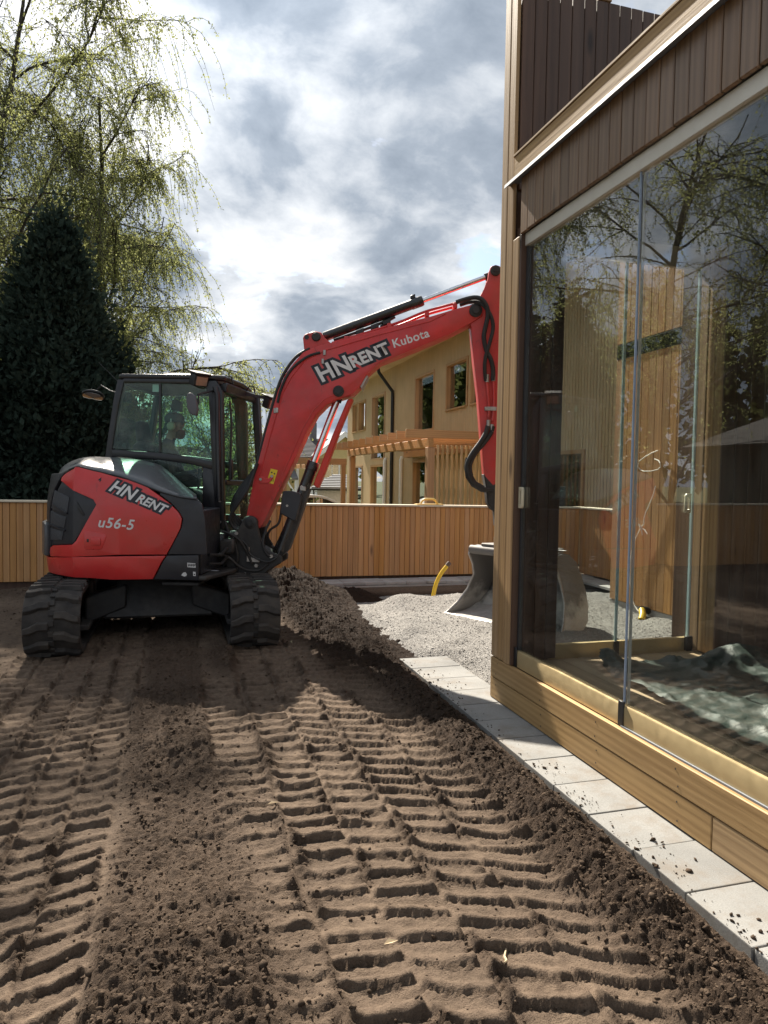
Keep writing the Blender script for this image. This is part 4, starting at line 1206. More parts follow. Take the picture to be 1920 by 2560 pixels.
# ---------------------------------------------------------------- excavator
def bucket_mat(name, col):
    # bare steel above, stone dust clinging to the lower part that digs
    t = NT(name)
    v = t.n.new('ShaderNodeNewGeometry').outputs['Position']
    z = t.node('ShaderNodeSeparateXYZ', {0: v}).outputs[2]
    n = t.noise(v, 6, 6, 0.65)
    k = t.math('ADD', t.math('MULTIPLY', z, -2.4), t.math('MULTIPLY_ADD', n, 1.3, 0.45))
    c = t.mix(t.ramp(k, [(0.30, 0.12), (0.62, 0.95)]), col, (0.56, 0.54, 0.50))
    t.bsdf(c, 0.65, 0.0, t.bump(t.noise(v, 60, 4), 0.3, 0.004), 0.4)
    return t.m
M['red'] = plain('red_paint', (0.58, 0.030, 0.029), 0.34, coat=0.35, vary=0.10, scale=3.0, dust=0.22, scuff=0.25)
M['boom_red'] = plain('boom_red_paint', (0.55, 0.028, 0.027), 0.42, coat=0.15, vary=0.16, scale=4.0, dust=0.25, scuff=0.7)
M['hot_red'] = plain('guard_red_paint', (0.56, 0.035, 0.02), 0.4, vary=0.1)
M['grey_hood'] = plain('grey_hood_paint', (0.075, 0.083, 0.092), 0.34, coat=0.3, vary=0.08, dust=0.1)
M['dark_body'] = plain('charcoal_body', (0.022, 0.024, 0.031), 0.42, vary=0.15, dust=0.06)
M['cab_black'] = plain('cab_black_paint', (0.010, 0.010, 0.013), 0.36, coat=0.2, vary=0.2, dust=0.03)
M['rubber'] = plain('track_rubber', (0.030, 0.027, 0.025), 0.85, vary=0.25, scale=14, bump=0.3, dust=0.32)
M['cast'] = plain('dusty_cast_iron', (0.028, 0.027, 0.027), 0.62, vary=0.3, scale=9, bump=0.2, dust=0.26)
M['hose'] = plain('black_hose', (0.016, 0.016, 0.017), 0.55, vary=0.2, dust=0.15)
M['chrome'] = plain('chrome_rod', (0.75, 0.76, 0.78), 0.12, 1.0, vary=0.03)
M['steel'] = plain('worn_steel', (0.42, 0.40, 0.38), 0.42, 0.7, vary=0.2, dust=0.4)
M['bucket_in'] = bucket_mat('bucket_steel', (0.05, 0.05, 0.056))
M['decal_white'] = plain('white_decal', (0.66, 0.66, 0.66), 0.45, vary=0.05)
M['decal_dark'] = plain('dark_decal', (0.012, 0.014, 0.022), 0.45)
M['decal_yellow'] = plain('yellow_decal', (0.72, 0.52, 0.02), 0.45, vary=0.04)
M['seat'] = plain('seat_fabric', (0.02, 0.02, 0.022), 0.9)
M['lamp_glass'] = plain('lamp_lens', (0.32, 0.22, 0.17), 0.12, 0.2, 0.8)
M['mirror'] = plain('mirror_face', (0.8, 0.8, 0.82), 0.03, 1.0, vary=0.0)
M['mirror_back'] = plain('mirror_shell', (0.10, 0.10, 0.115), 0.5)

TH = R_(18)
EC = Vector((-0.16, 7.2, 0))
mf = Vector((math.cos(TH), -math.sin(TH), 0)); ml = Vector((math.sin(TH), math.cos(TH), 0))
def W(a, b, z): return EC+mf*a+ml*b+Vector((0, 0, z))
WR, WB = 0.98, -0.88
WA0 = -math.sqrt(WR*WR-WB*WB); WANG = math.atan2(-WB, -WA0)
def wallpos(s, z, off=0.0):
    lean = 0.0
    if z > 1.05: lean = (z-1.05)**2*0.30
    if z < 0.70: lean = (0.70-z)*0.12
    off = off-lean
    if s >= 0: return W(WA0+s, WB-off, z)
    g = WANG+s/WR
    return W(-(WR+off)*math.cos(g), -(WR+off)*math.sin(g), z)

def wall_panel(name, poly, o0, o1, mat, parent, bevel=0.006):
    bm = bmesh.new()
    vs = [bm.verts.new((s, z, 0)) for s, z in poly]
    bm.faces.new(vs)
    bmesh.ops.triangulate(bm, faces=bm.faces[:])
    s0 = min(p[0] for p in poly); s1 = max(p[0] for p in poly); z0 = min(p[1] for p in poly); z1 = max(p[1] for p in poly)
    x = math.floor(s0/0.09)*0.09
    while x < s1:
        if x > s0+.01: bmesh.ops.bisect_plane(bm, geom=bm.verts[:]+bm.edges[:]+bm.faces[:], plane_co=(x, 0, 0), plane_no=(1, 0, 0))
        x += 0.09 if x < 0 else 0.3
    z = 1.05
    while z < z1:
        if z > z0+.01: bmesh.ops.bisect_plane(bm, geom=bm.verts[:]+bm.edges[:]+bm.faces[:], plane_co=(0, z, 0), plane_no=(0, 1, 0))
        z += 0.11
    bmesh.ops.remove_doubles(bm, verts=bm.verts, dist=1e-4)
    bm.verts.index_update()
    P = [(v.co.x, v.co.y) for v in bm.verts]; n = len(P)
    m = MB()
    fs = []
    for f in bm.faces:
        ids = [v.index for v in f.verts]
        fs.append(tuple(ids)); fs.append(tuple(i+n for i in reversed(ids)))
    for e in bm.edges:
        if len(e.link_faces) == 1:
            a, b = e.verts[0].index, e.verts[1].index
            fs.append((a, b, b+n, a+n))
    m.add([wallpos(s, z, o1) for s, z in P]+[wallpos(s, z, o0) for s, z in P], fs)
    bm.free()
    return m.build(name, mat, parent, bevel, True, 2, angle=25)

def text_mesh(name, txt, mat, parent, place, size=0.1, bold=0.0, shear=0.0, depth=0.0005, spacing=1.0):
    """place(u, v) -> world ; text starts at u=0, baseline v=0"""
    cu = bpy.data.curves.new('lettering', 'FONT')
    cu.body = txt; cu.size = size; cu.offset = bold; cu.shear = shear; cu.space_character = spacing
    cu.fill_mode = 'FRONT'
    tmp = bpy.data.objects.new('lettering_tmp', cu); COL.objects.link(tmp)
    dg = bpy.context.evaluated_depsgraph_get()
    me = bpy.data.meshes.new_from_object(tmp.evaluated_get(dg))
    bpy.data.objects.remove(tmp)
    w = ORG[parent.name]
    us = [v.co.x for v in me.vertices]; width = max(us)
    for v in me.vertices:
        v.co = place(v.co.x, v.co.y)-w
    me.materials.clear(); me.materials.append(mat)
    o = new_obj(name, me, parent, world=w)
    return o, width

X_ = thing('excavator', 'red and black compact excavator on rubber tracks with boom raised', 'excavator', tuple(EC))

def build_tracks():
    YR, YF_, ZB, ZT = 6.155, 8.16, -0.035, 0.535
    rad = (ZT-ZB)/2-.03; zc = (ZT+ZB)/2
    L = YF_-YR; per = 2*L+2*PI*rad
    def loop(s, off=0.0):
        s = s % per; r = rad+off
        if s < L: return YF_-s, zc-r, PI            # bottom, heading to the camera
        s -= L
        if s < PI*rad:
            g = s/rad; return YR-r*math.sin(g), zc-r*math.cos(g), PI-g
        s -= PI*rad
        if s < L: return YR+s, zc+r, 0.0
        s -= L
        g = s/rad; return YF_+r*math.sin(g), zc+r*math.cos(g), -g
    def lugmesh(sg):
        P = [(0.012, -.030), (0.085, -.032), (0.150, -.062), (0.203, -.070), (0.205, -.018), (0.150, .004), (0.095, .036), (0.012, .034)]
        m = MB(); c = (0.105, -.01)
        n = len(P)
        vs = [(sg*x, y, -.004) for x, y in P]+[(sg*lerp(x, c[0], .10), lerp(y, c[1], .22), .030) for x, y in P]
        m.add(vs, [tuple(range(n, 2*n))]+[(i, (i+1) % n, n+(i+1) % n, n+i) for i in range(n)])
        me = m.mesh('lug', bevel=0.004); me.materials.append(M['rubber']); return me
    lug = {1: lugmesh(1), -1: lugmesh(-1)}
    for xc, inner in ((-0.925, 1), (0.635, -1)):
        N = 96
        m = MB(); hw = 0.205
        ring = []
        for off, w in ((0.0, hw), (0.004, hw-.02), (0.004, -hw+.02), (0.0, -hw), (-.035, -hw), (-.035, hw)):
            ring.append([(xc+w, *loop(per*i/N, off)[:2]) for i in range(N)])
        K = len(ring); vs = [ring[k][i] for i in range(N) for k in range(K)]
        fs = [(i*K+k, i*K+(k+1) % K, ((i+1) % N)*K+(k+1) % K, ((i+1) % N)*K+k) for i in range(N) for k in range(K)]
        m.add(vs, fs)
        T = m.build('track', M['rubber'], X_, smooth=True, angle=50)
        T['label'] = 'left rubber track' if inner == 1 else 'right rubber track'
        n = int(per/0.152)
        for i in range(n):
            for sg, o2 in ((1, 0.0), (-1, 0.5)):
                y, z, g = loop(per*(i+o2)/n, 0.003)
                o = bpy.data.objects.new('lug', lug[sg]); COL.objects.link(o); o.parent = T
                o.location = Vector((xc, y, z))-ORG[T.name]
                o.rotation_euler = (g, 0, 0)
        # guide blocks in the middle of the belt
        gm = MB().box(-.020, .020, -.022, .022, 0, .016).mesh('guide_block', bevel=.003); gm.materials.append(M['rubber'])
        for i in range(n*2):
            y, z, g = loop(per*(i+.25)/(2*n), 0.003)
            o = bpy.data.objects.new('guide_block', gm); COL.objects.link(o); o.parent = T
            o.location = Vector((xc, y, z))-ORG[T.name]; o.rotation_euler = (g, 0, 0)
        F = MB().box(xc-.09, xc+.09, 6.35, 8.0, 0.08, 0.40).build('track_frame', M['cast'], X_, 0.03)
        xi = xc+inner*0.205
        for yy in (YR, YF_):
            wm = MB().lathe([(0.0, -.17), (.20, -.17), (.215, -.15), (.215, .0), (.185, .02), (.17, -.01), (.10, -.01), (.09, .03), (.0, .03)], (xc+inner*.10, yy, zc), (inner, 0, 0), 36)
            wm.build('idler_wheel', M['cast'], X_, smooth=True)
        for yy in (6.55, 6.85, 7.15, 7.45, 7.75):
            MB().lathe([(0, -.15), (.085, -.15), (.085, .0), (0, .0)], (xc+inner*.12, yy, .09), (inner, 0, 0), 20).build('roller', M['cast'], X_, smooth=True)
        MB().box(min(xc, xi)-.0, max(xc, xi)+.02 if inner > 0 else max(xc, xi), 6.36, 7.95, .12, .17).build('frame_ledge', M['cast'], X_, .01)
    m = MB()
    m.hexa([(-.62, 6.62, .16), (.33, 6.62, .16), (.33, 7.75, .16), (-.62, 7.75, .16), (-.50, 6.72, .50), (.21, 6.72, .50), (.21, 7.65, .50), (-.50, 7.65, .50)])
    m.build('car_body', M['cast'], X_, .02)
    for sx in (-1, 1):
        for yy in (6.62, 7.55):
            x0 = -.145+sx*.28; x1 = -.145+sx*.62
            MB().hexa([(x0, yy, .26), (x1, yy, .12), (x1, yy+.22, .12), (x0, yy+.22, .26), (x0, yy, .46), (x1, yy, .36), (x1, yy+.22, .36), (x0, yy+.22, .46)]).build('track_leg', M['cast'], X_, .015)
    MB().cyl((EC.x, EC.y, .48), (EC.x, EC.y, .545), .47, 40).build('slew_ring', M['cast'], X_, smooth=True)
    # dozer blade at the far end
    B = MB()
    P = []
    for i in range(9):
        t = i/8; P.append([(-1.12+1.94*k, 8.72+0.10*math.sin(PI*t), -.02+.36*t) for k in (0, 1)])
    B.grid(P); P2 = [[(x, y-.03, z) for x, y, z in r] for r in P]; B.grid(P2, True)
    B.add([P[0][0], P[0][1], P2[0][1], P2[0][0], P[8][0], P[8][1], P2[8][1], P2[8][0]], [(0, 1, 2, 3), (4, 5, 6, 7)])
    bl = B.build('dozer_blade', M['cast'], X_, smooth=True)
    for x in (-.52, .22): MB().bar((x, 7.7, .28), (x, 8.72, .12), .09, .14).build('blade_arm', M['cast'], X_, .01)
build_tracks()

def build_upper():
    # deck plate and inner filling
    pts = [(0.70, -.86), (0.82, -.40), (0.82, .40), (.70, .90)]+[(-.94*math.cos(g), .94*math.sin(g)) for g in np.linspace(R_(112), R_(-64), 26)]
    MB().prism(pts, lambda u, v, t: W(u, v, t), .545, .58).build('deck_plate', M['cast'], X_, .006)
    MB().prism([(.64, -.80), (.64, -.17), (-.45, -.17), (-.45, .80)]+[(-.88*math.cos(g), .88*math.sin(g)) for g in np.linspace(R_(105), R_(-58), 22)], lambda u, v, t: W(u, v, t), .58, 1.14).build('engine_block', M['dark_body'], X_, .01)
    MB().prism([(-.44, -.15), (.68, -.15), (.80, .40), (.78, .90), (-.44, .88)], lambda u, v, t: W(u, v, t), .58, .885).build('cab_floor', M['cab_black'], X_, .02)
    for zz in (.66, .74): MB().tube([W(.66, -.62, zz), W(.72, -.45, zz-.02), W(.74, -.30, zz+.03), W(.72, -.18, zz+.06)], .014, 8).build('hose', M['hose'], X_, smooth=True)
    MB().prism([(u, v) for u, v in pts if u < -.40]+[(-.42, -.80), (-.42, .86)][::1] if False else [(-.45, -.72), (-.45, .85)]+[(-.88*math.cos(g), .88*math.sin(g)) for g in np.linspace(R_(100), R_(-52), 20)],
               lambda u, v, t: W(u, v, t), 1.14, 1.42).build('engine_cover', M['dark_body'], X_, .03, seg=2)
    red = [(0.01, 1.497), (0.151, 1.469), (0.332, 1.418), (0.513, 1.377), (0.639, 1.325), (0.729, 1.264), (0.829, 1.194), (0.901, 1.124), (0.933, 1.071), (0.919, 0.99), (0.875, 0.899), (0.803, 0.766), (0.422, 0.757), (-0.377, 0.706), (-0.395, 0.74),
           (-0.376, 0.780), (-0.304, 0.806), (-0.002, 0.833), (0.031, 0.866), (0.204, 1.175), (0.177, 1.219), (-0.155, 1.357), (-0.21, 1.373), (-0.205, 1.400), (-0.154, 1.432)]
    S = wall_panel('side_panel', red, -.02, .012, M['red'], X_, .009)
    S['label'] = 'red engine side panel with white lettering'
    low = [(-2.3, 0.70), (-1.2, .69), (-0.412, 0.693), (0.0, .727), (0.40, .742), (0.798, 0.754), (0.766, 0.713), (0.68, 0.551), (0.33, 0.539), (0.148, 0.550), (-0.128, 0.556), (-0.397, 0.552), (-1.2, .545), (-2.3, .545)]
    wall_panel('counterweight', low, -.03, .014, M['red'], X_, .010)
    gr = [(-0.215, 1.366), (-0.122, 1.342), (0.06, 1.287), (0.172, 1.214), (0.198, 1.195), (0.192, 1.156), (0.125, 1.039), (0.015, 0.865), (-0.008, 0.840), (-0.40, 0.80), (-.41, 1.06), (-0.30, 1.263)]
    G = wall_panel('vent_grille', gr, -.03, -.004, M['dark_body'], X_, .006)
    # raised ribs and mesh fields on the vent
    for q in ([(-.335, 1.29), (-.06, 1.235), (-.08, 1.09), (-.385, 1.13)], [(-.395, 1.105), (-.09, 1.065), (-.12, .97), (-.41, .98)], [(-.41, .955), (-.13, .945), (-.16, .862), (-.41, .845)]):
        wall_panel('mesh_field', q, -.006, .002, M['vent_mesh'], G, .004)
    wall_panel('vent_rib', [(-.345, 1.175), (-.07, 1.105), (-.075, 1.090), (-.35, 1.158)], -.004, .010, M['dark_body'], G, .003)
    wall_panel('vent_rib', [(-.405, .995), (-.10, .955), (-.105, .940), (-.408, .978)], -.004, .010, M['dark_body'], G, .003)
    wall_panel('vent_notch', [(.03, 1.20), (.10, 1.09), (.085, 1.08), (.04, 1.13)], -.004, .003, M['black'], G, .002)
    wall_panel('rear_bonnet', [(-2.2, .71), (-.42, .715), (-.425, 1.10), (-.33, 1.30), (-.235, 1.40), (-.18, 1.44), (-.6, 1.43), (-2.2, 1.43)], -.03, .006, M['dark_body'], X_, .012)
    wall_panel('rear_bumper', [(-.95, .70), (-.425, .705), (-.43, .985), (-.47, 1.0), (-.95, 1.0)], .0, .045, M['grey_hood'], X_, .015)
    wall_panel('front_cover', [(0.747, 1.296), (1.054, 1.240), (1.100, 1.19), (1.126, 1.065), (1.146, 0.772), (0.812, 0.768), (0.928, .99), (0.942, 1.071), (.908, 1.13), (.836, 1.203), (.736, 1.272)], -.02, .004, M['dark_body'], X_, .008)
    wall_panel('lower_cover', [(0.806, 0.755), (1.075, 0.764), (1.068, 0.548), (0.690, 0.551), (.776, .713)], -.02, .006, M['dark_body'], X_, .006)
    MB().box(0, .01, 0, .01, 0, .01)
    # hatch with latch in the side panel
    wall_panel('latch_recess', [(0.095, 0.945), (0.115, .962), (0.285, 0.925), (.292, .905), (0.255, 0.806), (.235, .795), (0.115, 0.795), (.10, .81)], .008, .0155, M['red'], S, .004)
    wall_panel('latch', [(0.163, 0.897), (0.243, 0.893), (.243, .835), (.163, .835)], .012, .024, M['red'], S, .004)
    wall_panel('key_hole', [(.125, .885), (.142, .885), (.142, .858), (.125, .858)], .012, .0175, M['black'], S, .002)
    # bonnet over tank and engine: loft from the panel edge up to the cab
    lowc = [(-.30, 1.425), (-.15, 1.470), (0.01, 1.512), (0.151, 1.478), (0.241, 1.461), (0.422, 1.42), (0.603, 1.358), (0.747, 1.304), (0.91, 1.263), (1.054, 1.247)]
    upc = [(-.86, 1.47), (-0.80, 1.515), (-0.70, 1.552), (-0.60, 1.570), (-0.50, 1.578), (-.30, 1.578), (-.10, 1.562), (0.06, 1.53), (0.20, 1.42), (0.397, 1.235)]
    def rs(c, n):
        d = [0]
        for p, q in zip(c[:-1], c[1:]): d.append(d[-1]+math.hypot(q[0]-p[0], q[1]-p[1]))
        t = np.linspace(0, d[-1], n)
        return list(zip(np.interp(t, d, [p[0] for p in c]), np.interp(t, d, [p[1] for p in c])))
    NN = 30
    A = rs(lowc, NN); B = rs(upc, NN)
    rows = []
    for k in range(13):
        t = k/12
        row = []
        for (s, z), (a, z2) in zip(A, B):
            p = wallpos(s, z, 0.004); q = W(a, -.14, z2)
            w = lerp(p, q, t)
            w.z = lerp(z, max(z2, z-.3), math.sin(t*PI/2)**0.9)+0.03*math.sin(PI*t)
            row.append(w)
        rows.append(row)
    lip = [wallpos(s, z-.018, .006) for s, z in A]
    m = MB(); m.grid([lip]+rows)
    hd = m.build('bonnet', M['grey_hood'], X_, smooth=True, angle=60)
    so = hd.modifiers.new('thick', 'SOLIDIFY'); so.thickness = 0.02; so.offset = -1
    # seam strip under the bonnet edge
    MB().tube([wallpos(s, z-.012, .008) for s, z in A[4:]], .008, 6).build('bonnet_seal', M['black'], X_, smooth=True)
    MB().tube([W(.46, -.47, .565), W(.72, -.47, .565)], .026, 16).build('swing_rod', M['chrome'], X_, smooth=True)
    MB().prism([(.30, -.80), (.62, -.80), (.62, -.45), (.30, -.45)], lambda u, v, t: W(u, v, t), .488, .52).build('step_plate', M['cast'], X_, .008)
    # stickers
    def sticker(q, nm='sticker', mat='decal_white', par=X_, off=.0075):
        return wall_panel(nm, q, .006, off, M[mat], par, 0)
    st = sticker([(.979, .699), (1.05, .695), (1.05, .657), (.979, .661)])
    for i in range(9):
        u = .986+.0072*i
        wall_panel('print_mark', [(u, .692-.010*(i % 2)), (u+.005, .690), (u+.005, .668+.006*(i % 3)), (u, .667)], .0075, .0083, M['decal_dark'], st, 0)
    s2 = sticker([(1.026, .623), (1.048, .621), (1.048, .585), (1.026, .587)])
    wall_panel('print_mark', [(1.032, .605), (1.043, .604), (1.043, .593), (1.032, .594)], .0075, .0083, M['decal_dark'], s2, 0)
    sticker([(.925, .59), (.94, .612), (.96, .618), (.973, .60), (.968, .585), (.95, .578)])
    # lettering
    def wall_text(s0, z0, s1, z1):
        L = math.hypot(s1-s0, z1-z0); ux, uz = (s1-s0)/L, (z1-z0)/L
        return lambda off: (lambda u, v: wallpos(s0+u*ux-v*uz, z0+u*uz+v*ux, off))
    pf = wall_text(.297, 1.302, .72, 1.130)
    def two_size(place, parts, bold_out, bold_in, o_out, o_in, shear):
        u = 0
        for txt, sz, dv in parts:
            pl = lambda off, u0=u, dv=dv: (lambda x, y: place(off)(x+u0, y+dv))
            a, w = text_mesh('lettering_outline', txt, M['decal_dark'], S_PAR[0], pl(o_out), sz, bold_out, shear, spacing=1.02)
            b, w = text_mesh('lettering', txt, M['decal_white'], S_PAR[0], pl(o_in), sz, bold_in, shear, spacing=1.02)
            u += w+0.004
    S_PAR[0] = S
    two_size(pf, [('HN', .146, 0), ('RENT', .104, .006)], .022, .0034, .0136, .0146, .32)
    pf = wall_text(.213, .990, .62, .962)
    text_mesh('lettering', 'u56-5', M['decal_white'], S, pf(.0140), .122, .0022, .22, spacing=1.1)
    pf = wall_text(.207, 1.372, .24, 1.369)
    text_mesh('lettering', '4', M['decal_dark'], S, pf(.0140), .05, .0015, .1)
S_PAR = [None]
M['vent_mesh'] = plain('vent_mesh', (0.048, 0.052, 0.060), 0.6, vary=0.2, scale=60, bump=0.4)
build_upper()

def build_cab():
    BR, BL = -.12, .92
    C = X_
    def side(name, poly, t0, t1, mat=M['cab_black'], bev=.012, par=C):
        return MB().prism(poly, lambda u, v, t: W(u, t, v), t0, t1).build(name, mat, par, bev, seg=2)
    # pillars and rails, both sides
    for b0, b1 in ((BR-.02, BR+.06), (BL-.06, BL+.02)):
        side('rear_pillar', [(-.475, 1.30), (-.475, 1.58), (-.448, 1.78), (-.388, 2.17), (-.352, 2.33), (-.285, 2.33), (-.34, 2.10), (-.405, 1.68), (-.405, 1.30)], b0, b1)
        side('front_pillar', [(.528, 2.33), (.585, 2.33), (.645, 2.22), (.668, .92), (.595, .92), (.545, 1.55), (.512, 2.19), (.47, 2.29), (.47, 2.33)], b0, b1)
        side('roof_rail', [(-.30, 2.30), (.48, 2.295), (.48, 2.34), (-.30, 2.34)], b0, b1)
        side('belt_rail', [(-.41, 1.672), (.04, 1.648), (.30, 1.618), (.55, 1.575), (.55, 1.495), (.30, 1.55), (.04, 1.58), (-.41, 1.60)], b0, b1)
        side('door_sill', [(-.40, 1.02), (.60, 1.02), (.60, .90), (-.40, .90)], b0, b1)
    side('lower_side', [(.455, 1.53), (.55, 1.50), (.597, 1.02), (.452, 1.02)], BR-.005, BR+.04, M['cab_black'])
    MB().tube([W(.575, BR-.03, 2.27), W(.60, BR-.035, 2.20), W(.622, BR-.035, 1.2)], .024, 10).build('grab_tube', M['cab_black'], C, smooth=True)
    # roof
    rp = [(-.36, -.10), (-.32, -.14), (.56, -.14), (.66, -.08), (.72, .40), (.70, .88), (.60, .94), (-.32, .94), (-.36, .90)]
    R = MB().prism(rp, lambda u, v, t: W(u, v, t), 2.335, 2.385).build('roof', M['cab_black'], C, .022, seg=3)
    MB().prism([(-.02, .10), (.34, .10), (.34, .70), (-.02, .70)], lambda u, v, t: W(u, v, t), 2.385, 2.43).build('roof_hatch', M['cab_black'], R, .02, seg=2)
    MB().prism([(u*.96, .40+(v-.40)*.94) for u, v in rp], lambda u, v, t: W(u, v, t), 2.312, 2.333).build('headliner', M['headliner'], C)
    # front frame
    def bar(name, p, q, w=.06, h=.06): return MB().bar(W(*p), W(*q), w, h).build(name, M['cab_black'], C, .01)
    bar('front_header', (.635, BR+.06, 2.275), (.72, BL-.06, 2.275), .07, .09)
    bar('front_mid_bar', (.650, BR+.06, 1.375), (.79, BL-.06, 1.36), .035, .055)
    bar('front_sill', (.655, BR+.06, .95), (.80, BL-.06, .95), .06, .09)
    MB().prism([(.66, 2.30), (.74, 2.30), (.80, 1.37), (.80, .93), (.72, .93), (.72, 1.4)], lambda u, v, t: W(u+.045, t, v), BL-.09, BL+.0).build('front_pillar', M['cab_black'], C, .012)
    bar('rear_header', (-.33, BR+.06, 2.31), (-.33, BL-.06, 2.31), .05, .05)
    bar('rear_sill', (-.44, BR+.06, 1.60), (-.44, BL-.06, 1.60), .06, .06)
    # panes
    def pane(name, pts, mat='cab_glass'):
        pts = [Vector(p) for p in pts]
        n = (pts[1]-pts[0]).cross(pts[2]-pts[0]).normalized()*0.003
        k = len(pts)
        m = MB().add([p+n for p in pts]+[p-n for p in pts], [tuple(range(k)), tuple(range(2*k-1, k-1, -1))]+[(i, k+i, k+(i+1) % k, (i+1) % k) for i in range(k)])
        return m.build(name, M[mat], C)
    sw = [(-.300, 2.295), (-.348, 2.09), (-.408, 1.68), (.04, 1.652), (.04, 2.298)]
    pane('side_window', [W(a, BR-.004, z) for a, z in sw])
    pane('side_window', [W(a, BR+.006, z) for a, z in [(.058, 2.298), (.058, 1.650), (.30, 1.62), (.535, 1.58), (.508, 2.19), (.468, 2.29)]])
    MB().prism([(.040, 1.65), (.058, 1.65), (.058, 2.30), (.040, 2.30)], lambda u, v, t: W(u, t, v), BR-.012, BR+.014).build('window_divider', M['cab_black'], C)
    pane('side_window', [W(a, BR, z) for a, z in [(-.38, 1.58), (.04, 1.578), (.30, 1.545), (.45, 1.52), (.45, 1.03), (-.38, 1.03)]])
    pane('side_window', [W(a, BL, z) for a, z in [(-.30, 2.295), (-.40, 1.66), (-.40, 1.02), (.56, 1.02), (.545, 1.6), (.50, 2.2), (.46, 2.29)]])
    pane('windscreen', [W(.640, BR+.06, 2.235), W(.655, BR+.06, 1.40), W(.79, BL-.08, 1.39), W(.735, BL-.08, 2.235)], 'screen_glass')
    pane('windscreen', [W(.655, BR+.06, 1.35), W(.66, BR+.06, .99), W(.80, BL-.08, .99), W(.79, BL-.08, 1.335)], 'screen_glass')
    pane('rear_window', [W(-.34, BR+.07, 2.29), W(-.44, BR+.07, 1.63), W(-.44, BL-.07, 1.63), W(-.34, BL-.07, 2.29)])
    # wiper
    MB().tube([W(.675, .02, 2.15), W(.69, .03, 1.95), W(.685, .02, 1.55)], .010, 6).build('wiper', M['black'], C, smooth=True)
    MB().prism([(.665, 1.60), (.70, 1.60), (.70, 1.40), (.665, 1.40)], lambda u, v, t: W(u+.01, t, v), -.02, .04).build('wiper_motor', M['black'], C, .01)
    # inside: seat, console, levers, speaker, tag
    def pad(name, poly, b0, b1, bev=.035): return MB().prism(poly, lambda u, v, t: W(u, t, v), b0, b1).build(name, M['seat'], C, bev, seg=3)
    pad('seat_back', [(-.20, 1.12), (-.34, 1.72), (-.27, 1.78), (-.18, 1.74), (-.08, 1.14)], .17, .63)
    pad('headrest', [(-.34, 1.76), (-.36, 1.96), (-.29, 1.99), (-.25, 1.78)], .28, .52)
    pad('seat_cushion', [(-.22, 1.02), (.28, 1.06), (.30, 1.15), (.24, 1.18), (-.18, 1.14)], .16, .64)
    MB().prism([(-.30, .75), (.30, .75), (.30, 1.02), (-.30, 1.02)], lambda u, v, t: W(u, t, v), .10, .72).build('seat_box', M['black'], C, .02)
    for b0 in (.0, .68):
        MB().prism([(-.10, 1.05), (.40, 1.05), (.42, 1.26), (.30, 1.32), (-.10, 1.30)], lambda u, v, t: W(u, t, v), b0, b0+.12).build('console', M['black'], C, .02)
        MB().tube([W(.36, b0+.06, 1.30), W(.37, b0+.06, 1.42), W(.38, b0+.06, 1.50)], [.012, .014, .022], 8).build('lever', M['black'], C, smooth=True)
    MB().prism([(-.13, 2.13), (-.03, 2.11), (-.02, 2.22), (-.11, 2.24)], lambda u, v, t: W(u, t, v), .70, .80).build('speaker', M['mirror_back'], C, .01)
    MB().prism([(-.03, 2.22), (.03, 2.22), (.03, 2.29), (-.03, 2.29)], lambda u, v, t: W(u, t, v), BR+.012, BR+.016).build('window_tag', M['decal_white'], C)
    MB().prism([(-.32, 1.69), (-.28, 1.69), (-.28, 1.73), (-.32, 1.73)], lambda u, v, t: W(u, t, v), BR+.01, BR+.03).build('window_latch', M['black'], C, .004)
    MB().prism([(.30, 1.66), (.345, 1.655), (.345, 1.70), (.30, 1.705)], lambda u, v, t: W(u, t, v), BR+.018, BR+.04).build('window_latch', M['black'], C, .004)
    # mirrors
    mr = MB().prism([(.385, 2.13), (.40, 2.178), (.43, 2.182), (.475, 2.15), (.495, 2.03), (.48, 1.975), (.44, 1.98), (.40, 2.02)], lambda u, v, t: W(u, t, v), -.42, -.375).build('mirror', M['mirror_back'], C, .014, seg=3)
    MB().tube([W(.555, -.15, 2.23), W(.50, -.30, 2.19), W(.49, -.385, 2.17), W(.49, -.385, 2.08)], .009, 8).build('mirror_arm', M['black'], mr, smooth=True)
    q = W(-.915, .6, 2.252)
    rm = MB().lathe([(0.0, -.012), (.085, -.012), (.112, .004), (.112, .018), (.095, .030), (.05, .042), (0.0, .046)], q, (0.1, .35, 1.0), 32)
    rm = rm.build('mirror', M['black'], C, smooth=True)
    d = Vector((0.1, .35, 1.0)).normalized()
    MB().lathe([(0.0, -.002), (.098, -.002), (.06, -.010), (0.0, -.016)][::-1] if False else [(0.0, -.026), (.05, -.022), (.100, -.0125), (.100, -.012), (0, -.012)], q, d, 32).build('mirror_face', M['mirror'], rm, smooth=True)
    MB().tube([q+d*.02, W(-.86, .6, 2.33), W(-.82, .58, 2.36), W(-.70, .52, 2.30), W(-.60, .48, 2.27), W(-.34, .45, 2.30)], .008, 8).build('mirror_arm', M['black'], rm, smooth=True)
    MB().tube([W(-.34, .5, 2.35), W(-.60, .5, 2.385), W(-.81, .5, 2.585)], [.004, .003, .002], 5).build('antenna', M['black'], C)
    # work lights
    def lamp(c, dirv, up):
        c = Vector(c); d = Vector(dirv).normalized(); u = Vector(up); s = d.cross(u).normalized(); u = s.cross(d)
        L = MB().obox(c, d*.045, s*.075, u*.055).build('work_light', M['black'], C, .012, seg=2)
        MB().obox(c+d*.049, d*.004, s*.058, u*.040).build('lens', M['lamp_glass'], L)
        MB().obox(c-d*.01+u*.068, d*.075, s*.085, u*.008).build('visor', M['black'], L, .004)
    lamp(W(.43, -.17, 2.325), mf*0.9-ml*.75+Vector((0, 0, -.35)), (0, 0, 1))
